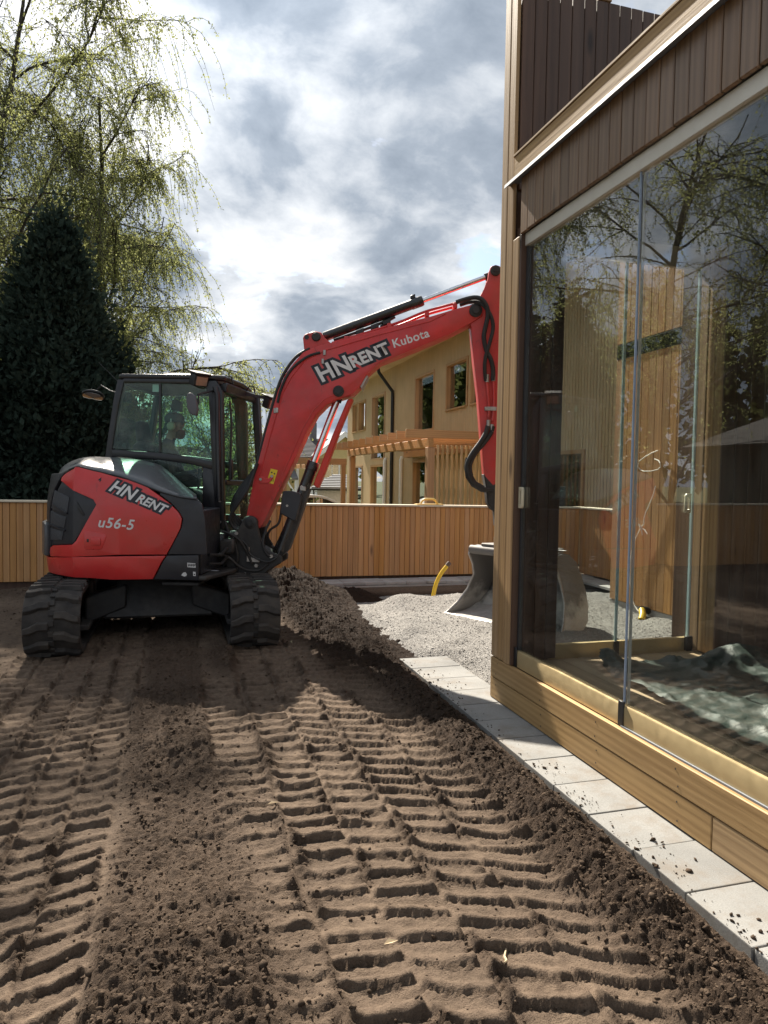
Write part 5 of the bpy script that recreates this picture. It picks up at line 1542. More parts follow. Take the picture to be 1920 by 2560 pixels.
    lamp(W(.98, .5, 2.19), mf*0.8-ml*.55+Vector((0, 0, -.35)), (0, 0, 1))
    MB().bar(W(.72, .5, 2.28), W(.95, .5, 2.24), .03, .03).build('light_bracket', M['black'], C)
    MB().tube([W(.60, .05, 2.33), W(.63, .05, 2.40), W(.68, .05, 2.39), W(.70, .05, 2.32)], .008, 6).build('roof_hook', M['black'], C)
    MB().tube([W(.70, .62, 2.32), W(.73, .62, 2.38), W(.78, .62, 2.37), W(.79, .62, 2.30)], .008, 6).build('roof_hook', M['black'], C)
    for z in (1.0, 1.2):
        MB().cyl(W(.63, BR-.02, z), W(.63, BR-.045, z), .012, 10).build('bolt', M['steel'], C)
M['headliner'] = plain('grey_headliner', (0.12, 0.115, 0.105), 0.9)
build_cab()

def build_boom():
    C = X_
    f = lambda u, v, t: W(u, t, v)
    boom = [(0.872, 1.04), (0.905, 1.22), (0.942, 1.412), (1.054, 1.855), (1.165, 2.245), (1.229, 2.391), (1.31, 2.505), (1.398, 2.603), (1.50, 2.652), (1.633, 2.690), (1.73, 2.712), (2.117, 2.826), (2.598, 2.950), (2.805, 3.015), (2.965, 3.057), (3.030, 3.050), (3.066, 3.01), (3.060, 2.955), (2.984, 2.902), (2.762, 2.785), (2.443, 2.646), (2.122, 2.514), (1.994, 2.40), (1.931, 2.287), (1.870, 2.222), (1.834, 2.205), (1.721, 2.171), (1.624, 2.122), (1.527, 2.023), (1.447, 1.876), (1.319, 1.582), (1.158, 1.252), (1.035, 0.985), (1.0, 0.945), (0.93, 0.925), (0.885, 0.965)]
    B = MB().prism(boom, f, -.13, .13).build('boom', M['boom_red'], C, .014, seg=2)
    B['label'] = 'long bent red boom with white and dark lettering'
    # welded flange lines along the side plates
    MB().tube([W(a, -.131, z) for a, z in [(1.00, 1.45), (1.10, 1.83), (1.21, 2.22), (1.29, 2.37), (1.42, 2.53), (1.60, 2.62), (2.10, 2.77), (2.58, 2.90), (2.72, 2.97)]], .006, 6).build('weld_seam', M['boom_red'], B)
    MB().tube([W(a, -.131, z) for a, z in [(1.13, 1.28), (1.29, 1.62), (1.41, 1.90), (1.50, 2.06), (1.60, 2.165), (1.70, 2.215)]], .005, 6).build('weld_seam', M['boom_red'], B)
    for t0 in (-.115, .085):
        MB().prism([(1.41, 2.595), (1.393, 2.74), (1.412, 2.772), (1.445, 2.785), (1.502, 2.804), (1.567, 2.789), (1.60, 2.74), (1.66, 2.69)], f, t0, t0+.03).build('cylinder_ear', M['boom_red'], B, .006)
    MB().cyl(W(1.430, -.118, 2.745), W(1.430, -.084, 2.745), .022, 16).build('lifting_eye', M['black'], B)
    def pin(a, z, r, t0, t1, nm='pin', par=C):
        p = MB().lathe([(0.0, 0), (r*.82, 0), (r, .008), (r, t1-t0-.008), (r*.82, t1-t0), (0, t1-t0)], W(a, t0, z), ml, 28).build(nm, M['cast'], par, smooth=True)
        return p
    pin(.930, 1.0, .062, -.20, .20); pin(1.736, 2.244, .052, -.155, .155); pin(1.519, 2.748, .042, -.135, .135); pin(2.998, 3.0, .060, -.150, .150); pin(3.175, 3.372, .048, -.125, .125)
    for a, z, r in ((1.736, 2.244, .03), (2.998, 3.0, .034), (.93, 1.0, .03), (3.175, 3.372, .026)):
        MB().lathe([(0, 0), (r, 0), (r, .012), (0, .012)], W(a, -.168 if r != .03 or a > 1.5 else -.212, z), ml, 6).build('pin_bolt', M['black'], C)
    # arm cylinder on top
    p0, p1 = Vector((1.519, 2.748)), Vector((3.175, 3.372))
    d = (p1-p0).normalized()
    at = lambda k, o=0.0: W(p0.x+d.x*k-d.y*o, 0, p0.y+d.y*k+d.x*o)
    AC = MB().tube([at(.0), at(.07)], .034, 20).build('arm_cylinder', M['black'], C, smooth=True)
    MB().lathe([(0, 0), (.040, 0), (.046, .01), (.046, .88), (.050, .885), (.050, .985), (.044, 1.0), (0, 1.0)], at(.06), (at(1)-at(0)), 28).build('barrel', M['cyl_black'], AC, smooth=True)
    MB().tube([at(1.05), at(1.68)], .024, 20).build('rod', M['chrome'], AC, smooth=True)
    MB().tube([at(1.68), at(1.74)], .036, 16).build('rod_end', M['black'], AC, smooth=True)
    MB().obox(at(.98, .062), (at(1)-at(0))*.025, ml*.02, Vector((0, 0, .018))).build('port_block', M['black'], AC, .004)
    MB().tube([at(.14, -.062), at(.35, -.066), at(.55, -.068), at(.66, -.060), at(.72, -.055)], .014, 8).build('cylinder_pipe', M['black'], AC, smooth=True)
    MB().tube([at(.60, -.10), at(.66, -.085), at(.70, -.06), at(.76, -.05)], .018, 8).build('cylinder_pipe', M['black'], AC, smooth=True)
    for k in (.40, .55, .67): MB().obox(at(k, -.075), (at(1)-at(0))*.04, ml*.03, Vector((0, 0, .022))).build('pipe_clamp', M['black'], AC, .004)
    # lift cylinder under the boom
    q0, q1 = Vector((1.736, 2.244)), Vector((1.175, .70))
    e = (q1-q0).normalized(); LN = (q1-q0).length
    bt = lambda k, o=0.0: W(q0.x+e.x*k-e.y*o, 0, q0.y+e.y*k+e.x*o)
    LC = MB().tube([bt(0), bt(.09)], .045, 20).build('boom_cylinder', M['black'], C, smooth=True)
    MB().tube([bt(.08), bt(.74)], .033, 24).build('rod', M['chrome'], LC, smooth=True)
    MB().lathe([(0, 0), (.052, 0), (.060, .012), (.060, .08), (.054, .085), (.056, LN-.80), (.062, LN-.73), (0, LN-.72)], bt(.70), bt(1)-bt(0), 28).build('barrel', M['cyl_black'], LC, smooth=True)
    g = [(1.833, 2.185), (1.780, 2.172), (1.640, 1.83), (1.485, 1.421), (1.466, 1.360), (1.512, 1.330), (1.580, 1.50), (1.712, 1.88)]
    MB().prism([(a+.035, z+.002) for a, z in g], f, -.075, .075).build('cylinder_guard', M['hot_red'], LC, .008)
    MB().prism([(1.192, 1.095), (1.222, 1.303), (1.30, 1.305), (1.385, 1.284), (1.400, 1.24), (1.345, 1.02), (1.31, 1.03)], f, -.135, -.065).build('hose_guard', M['dark_body'], LC, .008)
    MB().cyl(W(1.265, -.137, 1.165), W(1.265, -.145, 1.165), .011, 12).build('bolt', M['steel'], LC)
    MB().prism([(1.40, 1.31), (1.47, 1.33), (1.36, 1.0), (1.27, .74), (1.19, .66), (1.15, .70), (1.21, .86), (1.30, 1.08)], f, -.05, .10).build('cylinder_shield', M['cast'], LC, .02, seg=2)
    MB().prism([(1.372, 1.355), (1.43, 1.345), (1.43, 1.305), (1.375, 1.31)], f, -.075, -.06).build('pipe_clamp', M['steel'], LC, .004)
    # swing bracket
    sw = [(0.845, 1.0), (0.868, 1.055), (0.93, 1.070), (0.985, 1.045), (0.998, 0.97), (1.030, 0.83), (1.075, 0.760), (1.13, .725), (1.178, 0.71), (1.228, 0.689), (1.228, 0.63), (1.106, 0.554), (1.004, 0.457), (0.945, 0.411), (0.812, 0.418), (0.72, 0.50), (0.69, 0.62), (0.706, 0.855), (0.80, 0.92)]
    SW = MB().prism(sw, f, -.195, -.145).build('swing_bracket', M['cast'], C, .012)
    MB().prism(sw, f, .145, .195).build('bracket_plate', M['cast'], SW, .012)
    MB().prism([(.70, .44), (1.0, .46), (1.12, .58), (1.10, .72), (.95, .80), (.72, .82)], f, -.14, .14).build('bracket_core', M['cast'], SW, .02)
    MB().lathe([(0, 0), (.13, 0), (.14, .02), (.14, .10), (.11, .12), (.11, .36), (.14, .38), (.14, .44), (0, .44)], W(.86, 0, .40), (0, 0, 1), 28).build('swing_post', M['cast'], SW, smooth=True)
    MB().prism([(.66, .70), (.80, .72), (.80, .86), (.66, .84)], f, -.30, .30).build('mount_block', M['cast'], C, .02)
    MB().prism([(.905, .775), (.925, .775), (.930, .69), (.955, .672), (1.022, .670), (1.022, .632), (.900, .636)], f, -.215, -.198).build('bracket_tab', M['steel'], SW, .003)
    # counter plates on the boom
    MB().prism([(1.0, 1.44), (1.03, 1.445), (1.05, 1.425), (1.09, 1.42), (1.11, 1.45), (1.13, 1.45), (1.13, 1.42), (1.09, 1.375), (1.0, 1.375)], f, -.140, -.131).build('hose_clip', M['boom_red'], B, .003)
    for a, z in ((1.012, 1.41), (1.118, 1.44)): MB().cyl(W(a, -.140, z), W(a, -.150, z), .013, 10).build('bolt', M['steel'], B)
    for a, z in ((1.60, 2.60), (1.585, 2.52), (1.16, 2.06), (1.14, 2.055)): MB().obox(W(a, -.136, z), mf*.012, ml*.006, Vector((0, 0, .024))).build('bolt_plate', M['steel'], B, .003)
    MB().prism([(1.931, 2.30), (1.99, 2.40), (2.01, 2.395), (1.95, 2.27)], f, -.10, .10).build('worn_edge', M['steel'], B, .003)
    # hoses
    def hose(pts, r=.014, nm='hose', mat='hose', par=C, n=8):
        P = [Vector(p) for p in pts]
        # smooth the polyline
        out = []
        for i in range(len(P)-1):
            p_1 = P[max(0, i-1)]; p0_ = P[i]; p1_ = P[i+1]; p2_ = P[min(len(P)-1, i+2)]
            for k in range(5):
                t = k/5
                out.append(0.5*((2*p0_)+(p1_-p_1)*t+(2*p_1-5*p0_+4*p1_-p2_)*t*t+(3*p0_-p_1-3*p1_+p2_)*t**3))
        out.append(P[-1])
        return MB().tube(out, r, n).build(nm, M[mat], par, smooth=True)
    for i in range(5):
        o = .028*i; b = -.17+.05*i
        hose([W(.985-o*.2, b, 1.56), W(.91-o, b-.02, 1.34), W(.84-o, b-.03, 1.22), W(.76-o*.5, b-.02, 1.10), W(.735+o*.3, b-.02, 1.02), W(.77+o*.6, b, .95), W(.85+o, b, .92)], .017)
    hose([W(.96, -.11, 1.50), W(1.05, -.11, 1.87), W(1.145, -.11, 2.22), W(1.215, -.11, 2.40), W(1.33, -.11, 2.56), W(1.46, -.11, 2.64)], .016)
    hose([W(1.165, -.132, 2.13), W(1.19, -.134, 2.24), W(1.25, -.134, 2.38), W(1.33, -.134, 2.48), W(1.45, -.134, 2.565), W(1.56, -.134, 2.60)], .013)
    hose([W(.70, -.22, .78), W(.80, -.22, .86), (W(.90, -.23, .80)), W(.93, -.23, .72), W(1.0, -.23, .67), W(1.10, -.22, .64), W(1.18, -.2, .68), W(1.2, -.16, .74)], .010)
    hose([W(.74, -.21, .80), W(.73, -.21, .70), W(.69, -.21, .60), W(.66, -.20, .55)], .012)
    hose([W(1.36, .0, 1.32), W(1.28, .02, 1.10), W(1.18, .05, .86), W(1.10, .08, .70)], .018)
    hose([W(1.20, -.02, 1.20), W(1.17, -.03, 1.0), W(1.09, -.03, .93), W(1.06, -.02, .86), W(1.10, 0, .78)], .012)
    hose([W(.68, -.26, .92), W(.76, -.27, .90), W(.84, -.25, .84), W(.90, -.22, .74), W(.95, -.21, .62)], .014)
    hose([W(.66, -.30, .72), W(.76, -.30, .68), W(.84, -.27, .60), W(.92, -.24, .56), W(1.02, -.21, .56), W(1.10, -.20, .62)], .012)
    hose([W(.70, -.24, 1.02), W(.74, -.26, .92), W(.80, -.25, .80), W(.82, -.24, .66), W(.78, -.24, .54)], .013)
    hose([W(1.10, -.10, 1.02), W(1.06, -.14, .92), W(1.05, -.20, .80), W(1.10, -.21, .70), W(1.19, -.18, .68)], .012)
    for a, z in ((.80, .90), (.99, .60), (1.13, .69), (.88, .52)): MB().cyl(W(a, -.196, z), W(a, -.214, z), .018, 6).build('bracket_bolt', M['steel'], SW)
    # red steel pipes along the boom top
    for b in (-.07, .07):
        hose([W(1.662, b, 2.70), W(1.954, b, 2.79), W(2.277, b, 2.895), W(2.518, b, 2.995), W(2.70, b, 3.050), W(2.83, b, 3.085)], .013, 'boom_pipe', 'boom_red', B)
    for a, z in ((1.80, 2.74), (2.2, 2.865), (2.55, 2.97), (2.81, 3.055)):
        MB().obox(W(a, 0, z), mf*.02, ml*.10, Vector((0, 0, .022))).build('pipe_clamp', M['boom_red'], B, .004)
    hose([W(2.82, -.09, 3.085), W(2.90, -.12, 3.105), W(2.98, -.16, 3.112), W(3.045, -.185, 3.09), W(3.095, -.18, 3.02), W(3.105, -.17, 2.94), W(3.087, -.16, 2.84), W(3.076, -.155, 2.75), W(3.10, -.15, 2.64), W(3.145, -.15, 2.55), W(3.168, -.14, 2.46), W(3.17, -.13, 2.36)], .021)
    hose([W(2.86, -.05, 3.07), W(2.95, -.10, 3.085), W(3.04, -.16, 3.06), W(3.12, -.17, 2.97), W(3.158, -.16, 2.85), W(3.13, -.165, 2.70), W(3.095, -.16, 2.57), W(3.091, -.15, 2.46), W(3.104, -.13, 2.355)], .018)
    # the arm
    arm = [(3.175, 3.430), (3.130, 3.415), (3.113, 3.36), (3.105, 3.30), (3.073, 3.208), (3.022, 3.115), (2.985, 3.05), (2.940, 2.97), (2.945, 2.90), (2.960, 2.86), (2.992, 2.556), (3.039, 2.22), (3.071, 1.899), (3.112, 1.496), (3.139, 1.383), (3.160, 1.22), (3.20, 1.16), (3.26, 1.15), (3.30, 1.20), (3.30, 1.50), (3.30, 2.2), (3.29, 2.70), (3.30, 2.90), (3.29, 3.05), (3.25, 3.25), (3.235, 3.38), (3.215, 3.42)]
    A = MB().prism(arm, f, -.105, .105).build('arm', M['boom_red'], C, .014, seg=2)
    A['label'] = 'upright red dipper arm half hidden behind the house corner'
    for pp in ([(3.116, 2.36), (3.128, 2.25), (3.141, 2.09), (3.138, 2.02)], [(3.176, 2.37), (3.185, 2.25), (3.187, 2.11), (3.176, 1.99)]):
        hose([W(a, -.125, z) for a, z in pp], .014, 'arm_pipe', 'boom_red', A)
    for a, z in ((3.116, 2.38), (3.175, 2.39), (3.138, 1.96), (3.172, 1.92)): MB().cyl(W(a, -.128, z-.035), W(a, -.128, z+.035), .019, 10).build('hose_fitting', M['steel'], A, smooth=True)
    MB().obox(W(3.155, -.125, 2.10), mf*.055, ml*.018, Vector((0, 0, .018))).build('pipe_clamp', M['steel'], A, .004)
    for o, b in ((0, -.15), (.05, -.13)):
        hose([W(3.132+o, b, 1.94), W(3.112+o, b, 1.87), W(3.06+o*.8, b-.02, 1.78), W(2.99+o*.6, b-.03, 1.68), W(2.945+o*.6, b-.03, 1.575), W(2.962+o*.5, b-.03, 1.47), W(3.016+o*.4, b-.02, 1.395), W(3.10, b, 1.352-o*.2), W(3.19, b+.02, 1.345)], .020 if o else .022)
    MB().tube([W(a, -.150, z) for a, z in [(2.962, 1.64), (2.952, 1.56), (2.965, 1.47), (3.016, 1.398), (3.10, 1.352)]], .034, 10).build('hose_wrap', M['hose'], A, smooth=True)
    MB().prism([(3.106, 1.50), (3.130, 1.383), (3.150, 1.22), (3.195, 1.150), (3.265, 1.140), (3.31, 1.19), (3.31, 1.46), (3.20, 1.40)], f, -.109, .109).build('arm_tip', M['cast'], A, .012)
    # bucket cylinder, links, coupler and tilting rotator
    BC = MB().tube([W(3.34, 0, 2.78), W(3.40, 0, 1.95)], .05, 20).build('bucket_cylinder', M['cyl_black'], C, smooth=True)
    MB().tube([W(3.40, 0, 1.95), W(3.47, 0, 1.30)], .027, 16).build('rod', M['chrome'], BC, smooth=True)
    for t0 in (-.10, .07):
        MB().prism([(3.17, 1.50), (3.20, 1.54), (3.49, 1.33), (3.47, 1.28)], f, t0, t0+.03).build('link', M['cast'], C, .006)
        MB().prism([(3.44, 1.30), (3.50, 1.30), (3.42, 1.00), (3.37, 1.00)], f, t0, t0+.03).build('link', M['cast'], C, .006)
    MB().prism([(3.22, 1.20), (3.24, .98), (3.56, .98), (3.56, 1.08), (3.34, 1.22)], f, -.14, .14).build('quick_coupler', M['cast'], C, .02)
    MB().lathe([(0, 0), (.20, 0), (.20, .07), (.15, .09), (.15, .16), (0, .16)], W(3.43, 0, .82), (0, 0, 1), 28).build('tilt_rotator', M['cast'], C, smooth=True)
    # lettering
    def side_text(a0, z0, a1, z1):
        L = math.hypot(a1-a0, z1-z0); ux, uz = (a1-a0)/L, (z1-z0)/L
        return lambda off: (lambda u, v: W(a0+u*ux-v*uz, -.13-off, z0+u*uz+v*ux))
    pf = side_text(1.572, 2.325, 2.13, 2.560)
    u = 0
    for txt, sz, dv in (('HN', .215, 0), ('RENT', .152, .012)):
        pl = lambda off, u0=u, dv=dv: (lambda x, y: pf(off)(x+u0, y+dv))
        text_mesh('lettering_outline', txt, M['decal_dark'], B, pl(.0012), sz, .030, -.12, spacing=1.03)
        o, w = text_mesh('lettering', txt, M['decal_white'], B, pl(.0024), sz, .0055, -.12, spacing=1.03)
        u += w+.006
    pf = side_text(2.243, 2.650, 2.61, 2.770)
    text_mesh('lettering', 'Kubota', M['decal_white'], B, pf(.0012), .112, .002, 0.0, spacing=1.08)
    yk = MB().prism([(1.066, 1.382), (1.106, 1.513), (1.172, 1.498), (1.132, 1.366)], f, -.1312, -.130).build('warning_sticker', M['decal_yellow'], B)
    tri = MB()
    c = Vector((1.112, 1.415))
    for r0, r1 in ((.034, .028),):
        for i in range(3):
            a0, a1 = PI/2+i*2*PI/3-.25, PI/2+(i+1)*2*PI/3-.25
            tri.add([W(c.x+r*math.cos(a), -.1318, c.y+r*math.sin(a)) for r, a in ((r0, a0), (r0, a1), (r1, a1), (r1, a0))], [(0, 1, 2, 3)])
    tri.add([W(c.x+x, -.1318, c.y+z) for x, z in ((-.006, -.008), (.008, -.006), (.004, .016))], [(0, 1, 2)])
    tri.add([W(1.118+x, -.1318, 1.478+z) for x, z in ((-.012, 0), (.0, .008), (.006, -.006), (-.006, -.010))], [(0, 1, 2, 3)])
    tri.add([W(1.142+x, -.1318, 1.466+z) for x, z in ((-.010, 0), (.0, .008), (.008, -.006), (-.004, -.010))], [(0, 1, 2, 3)])
    tri.build('print_mark', M['decal_dark'], yk)
M['cyl_black'] = plain('cylinder_black', (0.016, 0.016, 0.018), 0.3, coat=0.3, vary=0.15, dust=0.12)
build_boom()

def build_bucket():
    c0 = Vector((3.02, 6.22, 0)); w = Vector((0.63, -1.31, 0)).normalized(); n = Vector((-w.y, w.x, 0))
    if n.x > 0: n = -n                                    # towards the opening
    hb = .725
    def B(p, k, z, taper=True):
        # k in -1..1 across; sides flare towards the cutting lip
        fl = 1.0-0.30*(max(0.0, min(1.0, z/.5)))**0.8 if taper else 1.0
        return c0+n*p+w*(k*hb*fl)+Vector((0, 0, z))
    shell = [(.04, .045), (-.14, .035), (-.30, .05), (-.44, .12), (-.53, .25), (-.56, .40), (-.53, .55), (-.45, .67), (-.34, .74), (-.22, .76), (-.12, .75)]
    K = 18
    rows = [[B(p, -1+2*k/K, z) for k in range(K+1)] for p, z in shell]
    m = MB().grid(rows)
    S = m.build('bucket', M['bucket_in'], X_, smooth=True, angle=60)
    S['label'] = 'wide dusty grading bucket resting on the gravel'
    so = S.modifiers.new('thick', 'SOLIDIFY'); so.thickness = .018; so.offset = 0
    for sg in (-1, 1):
        front = [(-.12, .75), (-.10, .68), (-.16, .58), (-.20, .46), (-.17, .30), (-.08, .16), (.04, .045)]
        out = shell+front[1:-1]
        mm = MB()
        k = len(out)
        P = [B(p, sg, z) for p, z in out]; P2 = [q+w*(sg*.022) for q in P]
        mm.add(P+P2, [tuple(range(k)), tuple(range(2*k-1, k-1, -1))]+[(i, k+i, k+(i+1) % k, (i+1) % k) for i in range(k)])
        mm.build('end_plate', M['bucket_side'], S, .006)
        MB().tube([B(p, sg, z)+w*(sg*.011) for p, z in front], .013, 8).build('edge_bar', M['steel'], S, smooth=True)
    MB().prism([(.06, .030), (-.16, .024), (-.16, .046), (.045, .060)], lambda u, v, t: B(u, t, v, False), -1.0, 1.0).build('cutting_edge', M['steel'], S, .005)
    MB().tube([B(-.13, k, .725) for k in (-1.02, 1.02)], .045, 14).build('top_tube', M['bucket_side'], S, smooth=True)
    MB().prism([(-.46, .745), (-.12, .765), (-.12, .80), (-.46, .79)], lambda u, v, t: B(u, t, v), -.75, .75).build('mount_plate', M['bucket_side'], S, .008)
    for k in (-.2, .2):
        MB().prism([(-.46, .79), (-.14, .80), (-.18, .90), (-.30, .93), (-.42, .88)], lambda u, v, t: c0+n*u+w*(k*1.0+t)+Vector((0, 0, v)), -.02, .02).build('mount_ear', M['cast'], S, .008)
    # gravel dust lying in the bucket
    rows = [[B(p, -.96+1.92*k/K, z+.012+.05*(0.5+0.5*math.sin(k*1.3+p*9))*max(0, -p)*1.6) for k in range(K+1)] for p, z in [(.0, .048), (-.10, .045), (-.20, .05), (-.30, .075), (-.38, .11)]]
    g = MB().grid(rows).build('gravel_dust', M['dust'], S, smooth=True)
    MB().prism([(.0, 0), (.075, 0), (.075, .045), (0, .045)], lambda u, v, t: B(-.13, .72, .80, False)+w*u+n*(-v)+Vector((0, 0, t)), 0, .003).build('type_plate', M['decal_white'], S)
M['bucket_side'] = bucket_mat('bucket_side_steel', (0.15, 0.14, 0.13))
M['dust'] = plain('stone_dust', (0.42, 0.40, 0.375), 0.95, vary=0.2, scale=30, bump=0.4)
build_bucket()

# ---------------------------------------------------------------- the operator in the cab
def build_person():
    P = []; E = []; Rr = []
    def v(p, r):
        P.append(W(*p)-EC); Rr.append(r if isinstance(r, tuple) else (r, r)); return len(P)-1
    def chain(start, pts):
        i = start
        for p, r in pts:
            j = v(p, r); E.append((i, j)); i = j
        return i
    b = .40
    pel = v((-.06, b, 1.22), (.15, .12))
    spine = chain(pel, [((-.08, b, 1.38), (.14, .11)), ((-.09, b, 1.56), (.155, .115)), ((-.07, b, 1.70), (.13, .09))])
    neck = chain(spine, [((-.04, b, 1.775), .056), ((-.02, b, 1.83), .054)])
    jaw = chain(neck, [((.022, b, 1.885), (.066, .072)), ((.022, b, 1.965), (.076, .088)), ((.012, b, 2.03), (.07, .08))])
    nose = chain(jaw-1, [((.118, b, 1.935), .014)])
    for sg in (-1, 1):
        sh = chain(spine, [((-.06, b+sg*.17, 1.69), .062), ((-.02, b+sg*.23, 1.52), .052), ((.04, b+sg*.25, 1.40), .046)])
        wr = chain(sh, [((.20, b+sg*.27, 1.44), .038), ((.31, b+sg*.275, 1.47), .030)])
        palm = chain(wr, [((.355, b+sg*.275, 1.49), .030)])
        for k, (df, L) in enumerate(((-.024, .030), (-.008, .034), (.008, .032), (.024, .026))):
            chain(palm, [((.382, b+sg*(.275)+df, 1.505), .009), ((.382+L*.8, b+sg*.275+df, 1.50), .009), ((.382+L*.8, b+sg*.275+df, 1.478), .008)])
        chain(palm, [((.365, b+sg*.24, 1.515), .010), ((.385, b+sg*.235, 1.53), .009)])
        hip = chain(pel, [((.04, b+sg*.10, 1.21), .095), ((.30, b+sg*.13, 1.24), .075), ((.40, b+sg*.14, 1.20), .066)])
        ft = chain(hip, [((.45, b+sg*.14, 1.0), .055), ((.47, b+sg*.14, .84), .043)])
        chain(ft, [((.56, b+sg*.14, .80), .04)])
    me = bpy.data.meshes.new('person_tmp'); me.from_pydata(P, E, [])
    tmp = bpy.data.objects.new('person_tmp', me); COL.objects.link(tmp)
    bm = bmesh.new(); bm.from_mesh(me); bm.verts.layers.skin.verify()
    sl = bm.verts.layers.skin.active; bm.verts.ensure_lookup_table()
    for i, vv in enumerate(bm.verts):
        vv[sl].radius = Rr[i]; vv[sl].use_root = (i == pel)
    bm.to_mesh(me); bm.free()
    tmp.modifiers.new('skin', 'SKIN').use_smooth_shade = True
    ss = tmp.modifiers.new('sub', 'SUBSURF'); ss.levels = 1; ss.render_levels = 1
    dg = bpy.context.evaluated_depsgraph_get()
    body = bpy.data.meshes.new_from_object(tmp.evaluated_get(dg)); body.name = 'person'
    bpy.data.objects.remove(tmp)
    body.materials.clear()
    for k in ('jacket', 'skin', 'trousers'): body.materials.append(M[k])
    for p in body.polygons:
        c = p.center; a = Vector((c.x, c.y, 0)).dot(mf); z = c.z
        p.material_index = 1 if (z > 1.80 or (a > .325 and z > 1.44)) else (2 if z < 1.27 else 0)
    o = new_obj('person', body, None, loc=tuple(EC))
    tag(o, 'person in dark clothes, grey cap and ear defenders seated in the cab', 'person')
    cp = MB().lathe([(.098, 0), (.100, .03), (.092, .065), (.06, .092), (0.0, .100)], W(.012, b, 1.975), (0.05, 0, 1), 24).build('cap', M['cap_cloth'], o, smooth=True)
    MB().prism([(-.075, .0), (.075, .0), (.06, .075), (.0, .095), (-.06, .075)], lambda u, v_, t: W(.085+v_, b+u, 1.985-v_*.28+t), 0, .008).build('peak', M['cap_cloth'], cp, .002)
    for sg in (-1, 1):
        MB().lathe([(0, 0), (.04, 0), (.045, .012), (.036, .035), (0, .04)], W(.01, b+sg*.082, 1.93), ml*sg, 20).build('ear_defender', M['cream'], o, smooth=True)
    MB().tube([W(.01, b+.10*math.cos(t), 1.95+.125*math.sin(t)) for t in np.linspace(0.15, PI-.15, 12)], .009, 6).build('headband', M['white'], o, smooth=True)
    MB().lathe([(0, 0), (.035, .01), (.052, .035), (.058, .07), (.05, .10), (0, .10)], W(.062, b, 1.80), (0.12, 0, 1), 18).build('beard', M['beard'], o, smooth=True)
    for sg in (-1, 1):
        MB().lathe([(0, 0), (.010, .002), (.012, .006), (0, .01)], W(.098, b+sg*.03, 1.955), mf, 10).build('eye', M['black'], o, smooth=True)
M['jacket'] = plain('dark_jacket', (0.016, 0.017, 0.022), 0.85)
M['trousers'] = plain('dark_trousers', (0.022, 0.022, 0.025), 0.9)
M['skin'] = plain('skin', (0.42, 0.22, 0.15), 0.55)
M['beard'] = plain('red_beard', (0.16, 0.06, 0.025), 0.8, bump=0.5)
M['cap_cloth'] = plain('grey_cap', (0.13, 0.125, 0.14), 0.85)
build_person()
# ---------------------------------------------------------------- trees
def leaf_mat(name, a, b, trans=0.45):
    t = NT(name)
    v = t.n.new('ShaderNodeTexCoord').outputs['Object']
    c = t.ramp(t.noise(v, 1.3, 5, 0.7), [(0.3, a), (0.7, b)])
    n = t.noise(v, 30, 2)
    c = t.mix(t.ramp(n, [(0.35, 0.0), (0.65, 0.5)]), c, tuple(x*0.55 for x in a))
    d = t.node('ShaderNodeBsdfDiffuse', {'Color': c}); tr = t.node('ShaderNodeBsdfTranslucent', {'Color': c})
    mx = t.node('ShaderNodeMixShader', {0: trans}); t.l.new(d.outputs[0], mx.inputs[1]); t.l.new(tr.outputs[0], mx.inputs[2])
    t.l.new(mx.outputs[0], t.out.inputs['Surface'])
    return t.m
M['birch_leaf'] = leaf_mat('birch_leaf', (0.215, 0.245, 0.088), (0.40, 0.415, 0.17), 0.65)
M['thuja_leaf'] = leaf_mat('thuja_leaf', (0.022, 0.036, 0.030), (0.056, 0.078, 0.058), 0.2)
M['spruce_leaf'] = leaf_mat('spruce_leaf', (0.022, 0.038, 0.018), (0.05, 0.075, 0.032), 0.15)
M['wood_leaf'] = leaf_mat('far_leaf', (0.05, 0.068, 0.022), (0.12, 0.125, 0.045), 0.4)
M['bark'] = plain('dark_bark', (0.055, 0.046, 0.038), 0.9, vary=0.4, scale=5)
M['birch_bark'] = plain('birch_bark', (0.16, 0.145, 0.13), 0.85, vary=0.6, scale=3)

